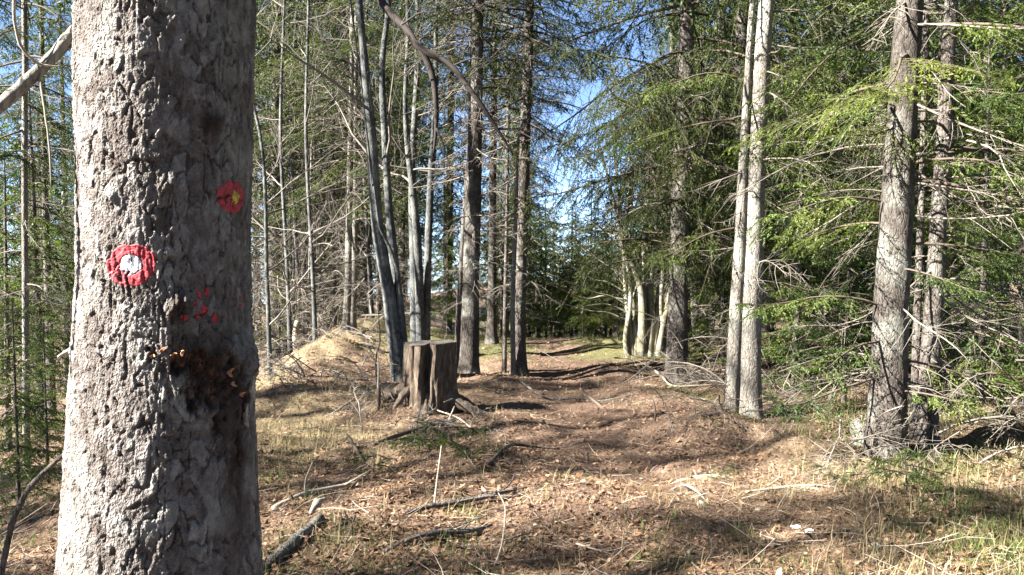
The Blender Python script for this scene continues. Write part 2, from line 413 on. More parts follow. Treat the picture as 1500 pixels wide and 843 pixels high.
def dead_branch(Ln, rg, twigs=14, up=False, curl=1.0):
    K = 8; a0 = rad(rg.uniform(-25, 25)); ax = axis_curve(Ln, a0, rad(rg.uniform(-40, 0)), rad(rg.uniform(-50, 30)), K, rg, .16 * curl)
    r0 = .004 + .0055 * Ln
    wood = [tubes(ax[None], np.linspace(r0, .0022, K)[None], 4)]
    m = twigs
    ts = np.sort(rg.uniform(.12, .98, m)); k = ts * (K - 1); i = np.minimum(k.astype(int), K - 2); f = (k - i)[:, None]
    p0 = ax[i] * (1 - f) + ax[i + 1] * f; T = nrm(ax[i + 1] - ax[i]); s = np.where(rg.random(m) < .5, 1., -1.)[:, None]
    sd = nrm(np.cross([0, 0, 1.], T)) * s
    ll = Ln * rg.uniform(.12, .42, m) * (1.1 - .6 * ts)
    D = nrm(T * rg.uniform(.3, .9, m)[:, None] + sd * rg.uniform(.4, .9, m)[:, None] + np.array([0, 0, 1.]) * rg.normal(-.1, .35, m)[:, None])
    u = np.linspace(0, 1, 4)[None, :, None]
    D3 = nrm(rg.normal(0, 1, (m, 3)))
    B = p0[:, None] + D[:, None] * ll[:, None, None] * u + (np.array([0, 0, -1.]) * rg.uniform(-.3, .9, m)[:, None] + D3 * .35)[:, None] * ll[:, None, None] * .6 * u ** 2
    wood.append(tubes(B, np.linspace(.0026, .0011, 4)[None] * rg.uniform(.8, 1.5, (m, 1)), 3))
    n2 = m; bi = rg.integers(0, m, n2); q = rg.integers(1, 3, n2)
    D4 = nrm(nrm(B[bi, q + 1] - B[bi, q]) * .7 + nrm(rg.normal(0, 1, (n2, 3))) * .9); l4 = ll[bi] * rg.uniform(.2, .55, n2)
    C = B[bi, q][:, None] + D4[:, None] * l4[:, None, None] * np.linspace(0, 1, 3)[None, :, None]
    wood.append(tubes(C, np.linspace(.0016, .0009, 3)[None] * np.ones((n2, 1)), 3))
    return {'needle': [], 'wood': wood, 'L': Ln}

def lib(kind, lens, nvar, seed, **kw):
    o = {}
    for j, l in enumerate(lens): o[l] = [kind(l, np.random.default_rng(seed + 100 * j + v), **kw) for v in range(nvar)]
    return o
LENS = [.5, .9, 1.4, 2.0, 2.8]
LIB_HI = lib(live_branch, LENS, 3, 1, hi=True, hang=.22)
LIB_DROOP = lib(live_branch, LENS, 3, 300, hi=True, hang=.85)
LIB_LO = lib(live_branch, LENS, 3, 900, hi=False, hang=.6)
LIB_DEAD = lib(dead_branch, [.4, .8, 1.3, 1.9], 6, 4000)
LIB_DEAD_LO = lib(dead_branch, [.4, .8, 1.3, 1.9], 4, 5000, twigs=8)

def place(br, nb, wb, z, az, Ln, rg, org=(0, 0), tilt=0.0, r0=0.0):
    s = Ln / br['L']; ca, sa = math.cos(az), math.sin(az)
    ct, st = math.cos(tilt), math.sin(tilt); mir = 1 if rg.random() < .5 else -1
    roll = rg.normal(0, .25); cr, sr = math.cos(roll), math.sin(roll)
    Rm = np.array([[ca, -sa, 0], [sa, ca, 0], [0, 0, 1]]) @ np.array([[ct, 0, -st], [0, 1, 0], [st, 0, ct]]) @ np.array([[1, 0, 0], [0, cr, -sr], [0, sr, cr]]) @ np.diag([s, s * mir, s])
    o = np.array([org[0] + ca * r0, org[1] + sa * r0, z])
    for V, F in br['needle']: nb.add(V @ Rm.T + o, F)
    for V, F in br['wood']: wb.add(V @ Rm.T + o, F, 1 if br['needle'] else 0)

def pick(lb, Ln, rg):
    ks = list(lb.keys()); k = min(ks, key=lambda q: abs(math.log(q / Ln))); v = lb[k]; return v[rg.integers(len(v))]

def crown(seed, h, z_dead, z_live, Lmax, hi_to=0.0, whorl=.42, per=5, dead_n=3.2, thin=1.0, needle_m=None, dead_L=1.3, taper=.85, dead_to=None, lib_hi=None):
    """a whole crown: needles mesh + branches mesh, tree axis along +Z"""
    rg = np.random.default_rng(seed); nb, wb = MB(), MB()
    z = z_dead
    dt = dead_to if dead_to is not None else z_live + 2.5
    while z < dt:
        for _ in range(rg.poisson(dead_n)):
            Ln = dead_L * rg.uniform(.35, 1.25) * (.6 + .4 * sstep(z_dead, z_live, z))
            place(pick(LIB_DEAD if z < max(hi_to, .01) else LIB_DEAD_LO, Ln, rg), nb, wb, z + rg.uniform(0, .2), rg.uniform(0, 6.283), Ln, rg, tilt=rg.normal(0, .15))
        z += .22
    z = z_live
    while z < h - .15:
        f = (z - z_live) / (h - z_live)
        a0 = rg.uniform(0, 6.28); n = per
        for k in range(n):
            if rg.random() > thin * (.55 + .45 * sstep(0, .15, f)): continue
            Ln = max(.25, Lmax * (1 - f) ** taper * rg.uniform(.6, 1.15) * (.75 + .25 * sstep(0, .12, f)))
            zz = z + rg.normal(0, .1)
            lb = (lib_hi or LIB_HI) if zz < hi_to else LIB_LO
            place(pick(lb, Ln, rg), nb, wb, zz, a0 + k * 6.283 / n + rg.normal(0, .25), Ln, rg, tilt=rg.normal(-.04, .1) + .35 * sstep(.55, 1, f))
        z += whorl * (1 - .45 * f) * rg.uniform(.8, 1.2)
    nm = nb.mesh('crown', needle_m or M_NEEDLE, False)
    wm = wb.mesh('branches', [M_DEAD, M_LIVEWOOD], True)
    return nm, wm

CR_N = [crown(21, 19, 1.2, 2.6, 2.5, 6.5, dead_n=2.2), crown(22, 21, 1.5, 3.4, 2.7, 6.5, dead_n=2.8), crown(23, 20, 1.0, 4.2, 2.4, 6.5, dead_n=3.2, thin=.8)]
CR_F = [crown(31, 20, 1.5, 3.5, 2.7, dead_n=2.0), crown(32, 22, 1.5, 5.5, 2.8, dead_n=2.6), crown(33, 17, 1.0, 2.5, 2.4, dead_n=1.6), crown(34, 18, .8, 7.0, 2.1, dead_n=4.6, thin=.85, dead_L=1.6)]
CR_Y = [crown(41, 4.2, .2, .3, 1.2, 4, whorl=.3, per=5, dead_n=.6, needle_m=M_NEEDLE_Y, dead_to=1.0), crown(42, 3.0, .2, .3, 1.0, 3, whorl=.27, per=5, dead_n=.5, needle_m=M_NEEDLE_Y, dead_to=.8), crown(43, 6.5, .3, .7, 1.6, 2.5, whorl=.34, per=5, dead_n=1.2, needle_m=M_NEEDLE_Y, dead_to=1.8)]
CR_H = [20, 21, 20]

TR_F = [trunk_mesh([(0, 0, -.4, r * 1.05), (0.02, 0, 2, r), (.05, .03, h * .5, r * .65), (0, 0, h, .02)], 12, M_BARK_G, .6, 70 + k, .05, .25, 6) for k, (h, r) in enumerate([(20, .15), (22, .17), (17, .13), (18, .11)])]
TR_Y = [trunk_mesh([(0, 0, -.2, r), (0, 0, h * .5, r * .6), (0, 0, h, .006)], 7, M_BARK_G, .2, 80 + k, .04, .3, 6) for k, (h, r) in enumerate([(4.2, .045), (3.0, .032), (6.5, .06)])]

CNT = [0]
def spruce_far(x, y, k, label, group, sc=1.0, kind='far', name='spruce_tree', wide=1.0):
    CNT[0] += 1; rg = np.random.default_rng(7000 + CNT[0])
    t = thing(name, label, 'tree', (x, y, float(H(x, y))), rg.uniform(0, 6.28), group)
    t.scale = (sc * wide, sc * wide, sc * rg.uniform(.94, 1.08))
    t.rotation_euler = (rg.normal(0, .015), rg.normal(0, .015), rg.uniform(0, 6.28))
    cs, ts = {'far': (CR_F, TR_F), 'young': (CR_Y, TR_Y), 'near': (CR_N, TR_F)}[kind]
    obj('trunk', ts[k % len(ts)], t); obj('branches', cs[k][1], t); obj('crown', cs[k][0], t)
    return t

def hero(name, label, Y, base_px, stems, bark, sides, crown_k=None, crown_sc=1.0, height=19, flare=.35, group=None, cat='tree', crown_rot=0.0, crown_m=None, crown_dz=0.0):
    """stems: list of [(px,py,width_px)...] from the ground up, all about Y metres away"""
    bx = gx(base_px, Y); bz = float(H(bx, Y))
    t = thing(name, label, cat, (bx, Y, bz), 0, group)
    for si, st in enumerate(stems):
        pts = []
        for (px, py, wpx) in st:
            pts.append((gx(px, Y) - bx, 0.0, gz(py, Y) - bz, wpx / FPX * Y / 2))
        p0 = pts[0]; pts[0] = (p0[0], p0[1], -.25, p0[3])
        a, b = pts[-2], pts[-1]; top = height
        if b[2] < top - 1:
            dx = (b[0] - a[0]) / (b[2] - a[2])
            for f in (.35, .7, 1.0):
                z = b[2] + (top - b[2]) * f
                pts.append((b[0] + dx * (z - b[2]) * .5, 0, z, max(.012, b[3] * (1 - f) + .012)))
        obj('trunk' if len(stems) == 1 else 'stem', trunk_mesh(pts, sides, bark, flare, int(px) % 97 + si * 7, .05, .06, 6.0), t)
    if crown_m is not None or crown_k is not None:
        nm, wm = crown_m if crown_m is not None else CR_N[crown_k]
        st = stems[0]; lean = (gx(st[-1][0], Y) - gx(st[0][0], Y)) / (gz(st[-1][1], Y) - gz(st[0][1], Y))
        for nme, me in (('branches', wm), ('crown', nm)):
            o = obj(nme, me, t); o.rotation_euler = (Matrix.Rotation(math.atan(lean), 3, 'Y') @ Matrix.Rotation(crown_rot, 3, 'Z')).to_euler(); o.scale = (crown_sc,) * 3; o.location = (gx(st[0][0], Y) - bx, 0, crown_dz)
    return t
# ------------------------------------------------------------------ the marked spruce in the foreground
FY = 1.75; FX = gx(243, FY); FLEAN = .0115
def f_rad(z): return np.interp(z, [-.3, 0, .3, .9, 1.25, 1.6, 2.2, 4, 12, 20], [.40, .34, .26, .203, .182, .168, .172, .16, .10, .015])
def f_axis(z): return FX + FLEAN * (z - 1.6) * 1.9
def f_hit(px, py):
    d = np.array([(px - CXP) / FPX, 1.0, (HOR - py) / FPX]); t = FY - .19
    for _ in range(30):
        z = EYE + d[2] * t; r = float(f_rad(z)) + .004; c = f_axis(z)
        A = d[0] ** 2 + 1; B = -2 * (d[0] * c + FY); C = c * c + FY * FY - r * r
        q = B * B - 4 * A * C
        t = (-B - math.sqrt(max(q, 0))) / (2 * A)
    p = d * t + np.array([0, 0, EYE]); return math.atan2(p[1] - FY, p[0] - f_axis(p[2])), p[2]
def worley2(u, v, NU, seed):
    iu, iv = np.floor(u).astype(np.int64), np.floor(v).astype(np.int64)
    F1 = np.full(u.shape, 9.); F2 = np.full(u.shape, 9.); idh = np.zeros(u.shape); ou = np.zeros(u.shape); ov = np.zeros(u.shape)
    for a in (-1, 0, 1):
        for b in (-1, 0, 1):
            cu, cv = iu + a, iv + b; cm = np.mod(cu, NU)
            du = cu + .1 + .8 * _hash(cm, cv, 0, seed) - u; dv = cv + .1 + .8 * _hash(cm, cv, 1, seed) - v
            d = np.hypot(du, dv); new = d < F1
            F2 = np.where(new, F1, np.minimum(F2, d)); F1 = np.where(new, d, F1)
            idh = np.where(new, _hash(cm, cv, 2, seed), idh); ou = np.where(new, -du, ou); ov = np.where(new, -dv, ov)
    return F1, F2, idh, ou, ov
KN = [(f_hit(312, 182), .020, .016), (f_hit(262, 448), .022, .018), (f_hit(248, 270), .020, .014), (f_hit(165, 290), .014, .010), (f_hit(330, 470), .018, -.004)]
WND = [(f_hit(228, 520), .030, .018), (f_hit(262, 535), .036, .024), (f_hit(295, 545), .045, .034), (f_hit(325, 560), .045, .055), (f_hit(300, 575), .05, .045), (f_hit(352, 590), .022, .06), (f_hit(318, 625), .014, .035), (f_hit(345, 650), .012, .04), (f_hit(215, 512), .012, .010)]
STAIN = [(f_hit(300, 520), .06, .05), (f_hit(335, 600), .055, .10), (f_hit(345, 700), .04, .12), (f_hit(265, 455), .03, .025), (f_hit(312, 185), .03, .03)]
BURL = [(f_hit(362, 535), .05, .060, .019), (f_hit(340, 515), .035, .03, .016)]
def gth(th, z, c, ru, rz):
    dt = (th - c[0] + np.pi) % (2 * np.pi) - np.pi
    return np.exp(-((dt * .2 / ru) ** 2 + ((z - c[1]) / rz) ** 2))
def f_disp(th, z):
    ct, st = np.cos(th), np.sin(th)
    wu = .55 * fbm(ct * 4, st * 4, z * 11, 5, 3); wv = .55 * fbm(ct * 4, st * 4, z * 11, 15, 3)
    NU = 40; u = th / (2 * np.pi) * NU
    F1, F2, idh, ou, ov = worley2(u + wu * 1.1, z / .05 + wv * 1.1, NU, 3)
    e = F2 - F1 + .10 * fbm(ct * 14, st * 14, z * 60, 25, 2)
    ck = sstep(-.5, .35, fbm(ct * 6, st * 6, z * 9, 28, 2) + .15)
    plate = 1 - (1 - sstep(.0, .09, e)) * ck
    lc = np.abs(fbm(ct * 6.5 + .5 * wu, st * 6.5, z * 5.5 + .3 * wv, 105, 3)); lc2 = sstep(-.3, .2, fbm(ct * 3, st * 3, z * 6, 115, 2))
    plate = np.minimum(plate, 1 - (1 - sstep(.0, .07, lc)) * lc2)
    NU2 = 104; G1, G2, id2, pu, pv = worley2(th / (2 * np.pi) * NU2 + wu * 2, z / .016 + wv * 2, NU2, 8)
    fl = sstep(.03, .3, G2 - G1)
    an = idh * 40
    a2 = id2 * 50
    d = .0052 * plate + .0024 * idh + .0016 * (ou * np.cos(an) + ov * np.sin(an))
    d = d + .0022 * id2 + .0016 * (pu * np.cos(a2) + pv * np.sin(a2)) + .0004 * fl + .0008 * fbm(ct * 55, st * 55, z * 170, 31, 3)
    d = d + .004 * fbm(ct * 1.8, st * 1.8, z * 3, 35, 2) - .004
    # long vertical furrows
    fu = 1 - np.abs(fbm(ct * 3.6, st * 3.6, z * 1.3, 45, 3)); d = d - .002 * sstep(.92, 1.0, fu)
    wd = 0.0
    for c, ru, h in KN:
        g = gth(th, z, c, ru, ru); d = d + h * g * (.6 + .5 * fbm(ct * 30, st * 30, z * 90, 55, 2))
    for c, ru, rz in WND: wd = np.maximum(wd, gth(th, z, c, ru, rz))
    wd = np.clip(wd * 1.1 + .6 * fbm(ct * 14, st * 14, z * 38, 65, 4) * sstep(.04, .3, wd), 0, 1)
    d = d - .007 * sstep(.2, .9, wd) + .005 * sstep(.1, .3, wd) * sstep(.55, .35, wd) + .008 * wd * fbm(ct * 20, st * 20, z * 45, 75, 4)
    for c, ru, rz, h in BURL: d = d + h * gth(th, z, c, ru, rz) * (1 + .35 * fbm(ct * 16, st * 16, z * 50, 85, 2))
    stn = 0.0
    for c, ru, rz in STAIN: stn = np.maximum(stn, gth(th, z, c, ru, rz))
    f_disp.tone = .6 * idh + .4 * id2; f_disp.stain = np.clip(stn * 1.2 + .5 * stn * fbm(ct * 9, st * 9, z * 14, 95, 3), 0, 1)
    return d, 1 - plate, sstep(.2, .95, wd)
def fg_mat():
    m, t = mat('bark_marked_spruce'); c = coords(t); v = mapping(t, c, (1, 1, .5))
    n1 = noise(t, v, 60, 6, .7); n2 = noise(t, c, 9, 4, .6); n3 = noise(t, c, 260, 3, .6)
    col = ramp(t, n1, [(.28, (.040, .031, .026)), (.46, (.100, .086, .077)), (.68, (.215, .20, .19))])
    col = mixc(t, .65, col, ramp(t, attrn(t, 'tone'), [(.1, (.050, .040, .034)), (.5, (.102, .089, .081)), (.85, (.215, .204, .196))]))
    col = mixc(t, math_(t, 'MULTIPLY', ramp(t, n2, [(.5, (0, 0, 0)), (.64, (1, 1, 1))]), .5), col, (.24, .235, .215))
    col = mixc(t, math_(t, 'MULTIPLY', attrn(t, 'stain'), .9), col, (.028, .017, .013))
    col = mixc(t, math_(t, 'MULTIPLY', attrn(t, 'crack'), .8), col, (.055, .036, .028))
    wc = ramp(t, noise(t, c, 45, 5, .65), [(.40, (.014, .009, .007)), (.55, (.042, .020, .013)), (.65, (.12, .048, .024)), (.78, (.32, .16, .075))])
    col = mixc(t, attrn(t, 'wound'), col, wc)
    def vor(sc, zs):
        vo = t.nodes.new('ShaderNodeTexVoronoi'); vo.inputs['Scale'].default_value = sc; vo.inputs['Randomness'].default_value = 1.0
        wv = t.nodes.new('ShaderNodeVectorMath'); wv.operation = 'ADD'; nz = t.nodes.new('ShaderNodeTexNoise'); nz.inputs['Scale'].default_value = 70; L(t, c, nz.inputs['Vector'])
        sk = t.nodes.new('ShaderNodeVectorMath'); sk.operation = 'SCALE'; sk.inputs[3].default_value = .014; L(t, nz.outputs[1], sk.inputs[0])
        L(t, mapping(t, c, (1, 1, zs)), wv.inputs[0]); L(t, sk.outputs[0], wv.inputs[1]); L(t, wv.outputs[0], vo.inputs['Vector']); return vo
    v1, v2 = vor(95, .7), vor(210, .75)
    sp = t.nodes.new('ShaderNodeSeparateColor'); L(t, v1.outputs['Color'], sp.inputs[0])
    h = math_(t, 'ADD', math_(t, 'ADD', math_(t, 'MULTIPLY', sp.outputs[0], .8), math_(t, 'MULTIPLY', v2.outputs['Distance'], .7)), math_(t, 'ADD', math_(t, 'MULTIPLY', n1, .5), math_(t, 'MULTIPLY', n3, .5)))
    col = mixc(t, .35, col, mixc(t, 1.0, col, ramp(t, sp.outputs[1], [(0, (.55, .5, .46)), (1, (1.4, 1.4, 1.4))]), 'MULTIPLY'))
    princ(t, col, .85, h, 1.0, .006, .2); return m
M_FG = fg_mat()
M_RED = None
def paint_mat(name, a, b, rough=.45):
    m, t = mat(name); c = coords(t); n = noise(t, c, 70, 5, .7)
    princ(t, ramp(t, n, [(.35, a), (.65, b)]), rough, noise(t, c, 180, 4), .5, .004, .4); return m
M_RED = paint_mat('red_paint', (.20, .007, .014), (.33, .022, .032), .6); M_WHITE = paint_mat('white_paint', (.55, .55, .57), (.78, .78, .8), .6)
M_YEL = paint_mat('yellow_paint', (.28, .24, .02), (.45, .38, .035)); M_CHIP = paint_mat('torn_wood', (.20, .085, .04), (.40, .22, .11), .8)
M_PALEWOOD = paint_mat('weathered_wood', (.15, .125, .095), (.31, .275, .22), .9)
fg = thing('marked_spruce', 'thick spruce trunk in the foreground with red and white trail blazes and torn bark', 'tree', (FX, FY, float(H(FX, FY))))
fgz = float(H(FX, FY))
def fpt(th, z, off=0.0):
    d, cr, wn = f_disp(th, z); r = f_rad(z) + d + off
    return np.stack([f_axis(z) + r * np.cos(th) - FX, r * np.sin(th), z - fgz], -1), cr, wn
def build_fg():
    thc = math.atan2(-FY, -FX)
    th = np.concatenate([np.linspace(thc - rad(120), thc + rad(120), 330, endpoint=False), np.linspace(thc + rad(120), thc + rad(240), 30, endpoint=False)])
    z = np.concatenate([np.linspace(-.3, .75, 40, endpoint=False), np.linspace(.75, 2.35, 520, endpoint=False), np.linspace(2.35, 6, 40, endpoint=False), np.linspace(6, 20, 30)])
    Z, T = np.meshgrid(z, th, indexing='ij'); P, cr, wn = fpt(T, Z)
    lob = 1 + .35 * np.exp(-np.clip(Z, 0, 9) / .25) * np.sin(T * 5 + 1) * .4
    P[..., 0] = (P[..., 0] - (f_axis(Z) - FX)) * lob + (f_axis(Z) - FX); P[..., 1] *= lob
    I = np.arange(Z.size).reshape(Z.shape)
    F = np.stack([I[:-1], np.roll(I[:-1], -1, 1), np.roll(I[1:], -1, 1), I[1:]], -1).reshape(-1, 4)
    b = MB(); b.add(P.reshape(-1, 3), F); me = b.mesh('trunk', M_FG); attr(me, 'crack', cr); attr(me, 'wound', wn); attr(me, 'tone', f_disp.tone); attr(me, 'stain', f_disp.stain)
    obj('trunk', me, fg)
build_fg()
def patch(name, px, py, r0, r1, m, parent, asp=1.0, seed=0, off=.0022, wob=.12, vs=1.0):
    th0, z0 = f_hit(px, py); n, k = 96, (14 if r0 > 0 else 16)
    a = np.arange(n) / n * 2 * np.pi; ca, sa = np.cos(a), np.sin(a)
    ro = r1 * (1 + wob * fbm(ca * 1.7 + seed, sa * 1.7, 0, seed, 3)); ri = r0 * (1 + wob * fbm(ca * 1.4 + seed, sa * 1.4, 3, seed, 3)) if r0 > 0 else 1e-4 * np.ones(n)
    q = np.linspace(0, 1, k)[:, None]; rr = ri * (1 - q) + ro * q
    th = th0 + rr * ca / asp / .2; z = z0 + rr * sa * vs
    P, _, _ = fpt(th, z, off); P[-1] = fpt(th[-1], z[-1], -.001)[0]
    if r0 > 0: P[0] = fpt(th[0], z[0], -.001)[0]
    I = np.arange(n * k).reshape(k, n)
    F = np.stack([I[:-1], np.roll(I[:-1], -1, 1), np.roll(I[1:], -1, 1), I[1:]], -1).reshape(-1, 4)
    crk = fpt(th, z)[1].reshape(-1); wear = (fbm(np.cos(th) * 45, np.sin(th) * 45, z * 130, seed + 3, 3)).reshape(-1)
    keep = (crk[F].mean(1) < .45) & (wear[F].mean(1) < .62)
    b = MB(); b.add(P.reshape(-1, 3), F[keep]); return obj(name, b.mesh(name, m), parent)
ring = patch('trail_blaze', 192, 388, .023, .052, M_RED, fg, .95, 5, .0014, .09, .78); ring['label'] = 'red painted ring of the trail blaze with a white dot'
patch('white_dot', 191, 388, 0, .0245, M_WHITE, ring, 1.0, 9, .0010, .12, .85)
bl2 = patch('round_blaze', 343, 288, 0, .0335, M_RED, fg, .66, 14, .0014); bl2['label'] = 'round red blaze with a small yellow centre on the shaded side'
patch('yellow_dot', 345, 289, 0, .0125, M_YEL, bl2, 1.0, 17, .0026, .25)
for k, (px, py, r, asp) in enumerate([(292, 432, .010, 1.9), (298, 452, .012, 1.5), (286, 446, .008, 2.2), (314, 468, .009, 1.0), (352, 442, .011, 2.6), (303, 428, .007, 1.2), (290, 463, .008, 1.3), (270, 466, .007, .8)]):
    patch('paint_trace', px, py, 0, r, M_RED, fg, asp, 30 + k, .0016, .45)
def chip(px, py, ln, wd, m, ang, seed, stand=.012):
    th0, z0 = f_hit(px, py); rg = np.random.default_rng(seed); n = 7
    t = np.linspace(-.5, .5, n); b = MB(); rows = []
    for s_, o_ in ((-1, 0), (1, 0), (1, .006), (-1, .006)):
        wv = wd * .5 * (1 - (2 * t) ** 2 * .8) * s_ * (1 + .3 * rg.normal(0, 1, n))
        th = th0 + (ln * t * math.sin(ang) + wv * math.cos(ang)) / .2; z = z0 + ln * t * math.cos(ang) - wv * math.sin(ang)
        r = f_rad(z) + f_disp(np.full(n, th0), np.full(n, z0))[0] + .002 + stand * np.abs(t * 2) ** 1.5 + o_
        rows.append(np.stack([f_axis(z) + r * np.cos(th) - FX, r * np.sin(th), z - fgz], -1))
    P = np.stack(rows, 1); I = np.arange(n * 4).reshape(n, 4)
    F = np.stack([I[:-1], np.roll(I[:-1], -1, 1), np.roll(I[1:], -1, 1), I[1:]], -1).reshape(-1, 4)
    b.add(P.reshape(-1, 3), np.vstack([F, I[:1, ::-1], I[-1:]])); obj('wood_chip', b.mesh('wood_chip', m, False), fg)
for k, (px, py, ln, wd, a) in enumerate([(236, 513, .030, .008, .9), (252, 519, .022, .006, 1.2), (264, 517, .020, .009, .4), (222, 522, .018, .008, 1.6), (330, 546, .030, .009, .3), (336, 563, .022, .008, -.5), (342, 578, .020, .007, .7)]):
    chip(px, py, ln * .6, wd * .7, M_CHIP, a, 200 + k, .008)
for k, (px, py, ln, wd) in enumerate([(360, 570, .055, .016), (358, 610, .05, .012)]): chip(px, py, ln, wd, M_PALEWOOD, 0.0, 230 + k, .004)
def wtube(name, pts, radii, m, parent, sides=8, n=24, root=None, bump=.0, seed=0):
    """smooth tube through world points, in the parent's frame"""
    o = np.array(root if root is not None else (0, 0, 0)); P = curve(pts, n) - o
    r = np.interp(np.linspace(0, 1, n), np.linspace(0, 1, len(radii)), radii)
    rg = np.random.default_rng(seed); r = r * (1 + bump * rg.normal(0, 1, n)); P = P + rg.normal(0, 1, (n, 3)) * bump * r[:, None]
    V, F = tubes(P[None], r[None], sides); b = MB(); b.add(V, F)
    I = np.arange(n * sides).reshape(n, sides); b.F.append((np.stack([I[0][::-1]]), 0)); b.F.append((np.stack([I[-1]]), 0))
    return obj(name, b.mesh(name, m), parent)
def W(px, py, Y): return (gx(px, Y), Y, gz(py, Y))
FG0 = (FX, FY, fgz)
wtube('branch', [W(150, 12, 1.72), W(112, 55, 1.70), W(60, 108, 1.66), (gx(0, 1.62), 1.62, gz(160, 1.62)), W(-90, 225, 1.55), W(-260, 330, 1.5)], [.018, .0135, .0125, .013, .012, .006], M_BARK_P, fg, 10, 40, FG0, .06, 3)
wtube('twig', [W(62, 106, 1.66), W(68, 150, 1.64), W(76, 220, 1.62), W(77, 275, 1.62)], [.0028, .0024, .002, .0012], M_DEAD, fg, 5, 16, FG0, .1, 4)
wtube('twig', [W(30, -25, 1.6), W(28, 30, 1.6), W(38, 72, 1.62), W(62, 96, 1.64), W(97, 100, 1.66)], [.003, .003, .003, .003, .0015], M_PALEWOOD, fg, 5, 20, FG0, .1, 5)
wtube('branch_stub', [W(112, 505, 1.72), W(96, 517, 1.70), W(83, 523, 1.68)], [.008, .006, .002], M_PALEWOOD, fg, 7, 10, FG0, .12, 6)
# its crown high above the frame
nm, wm = crown(61, 20, 2.9, 4.6, 2.3, 0, dead_n=1.2, thin=.55)
for a, me in (('branches', wm), ('crown', nm)): obj(a, me, fg)

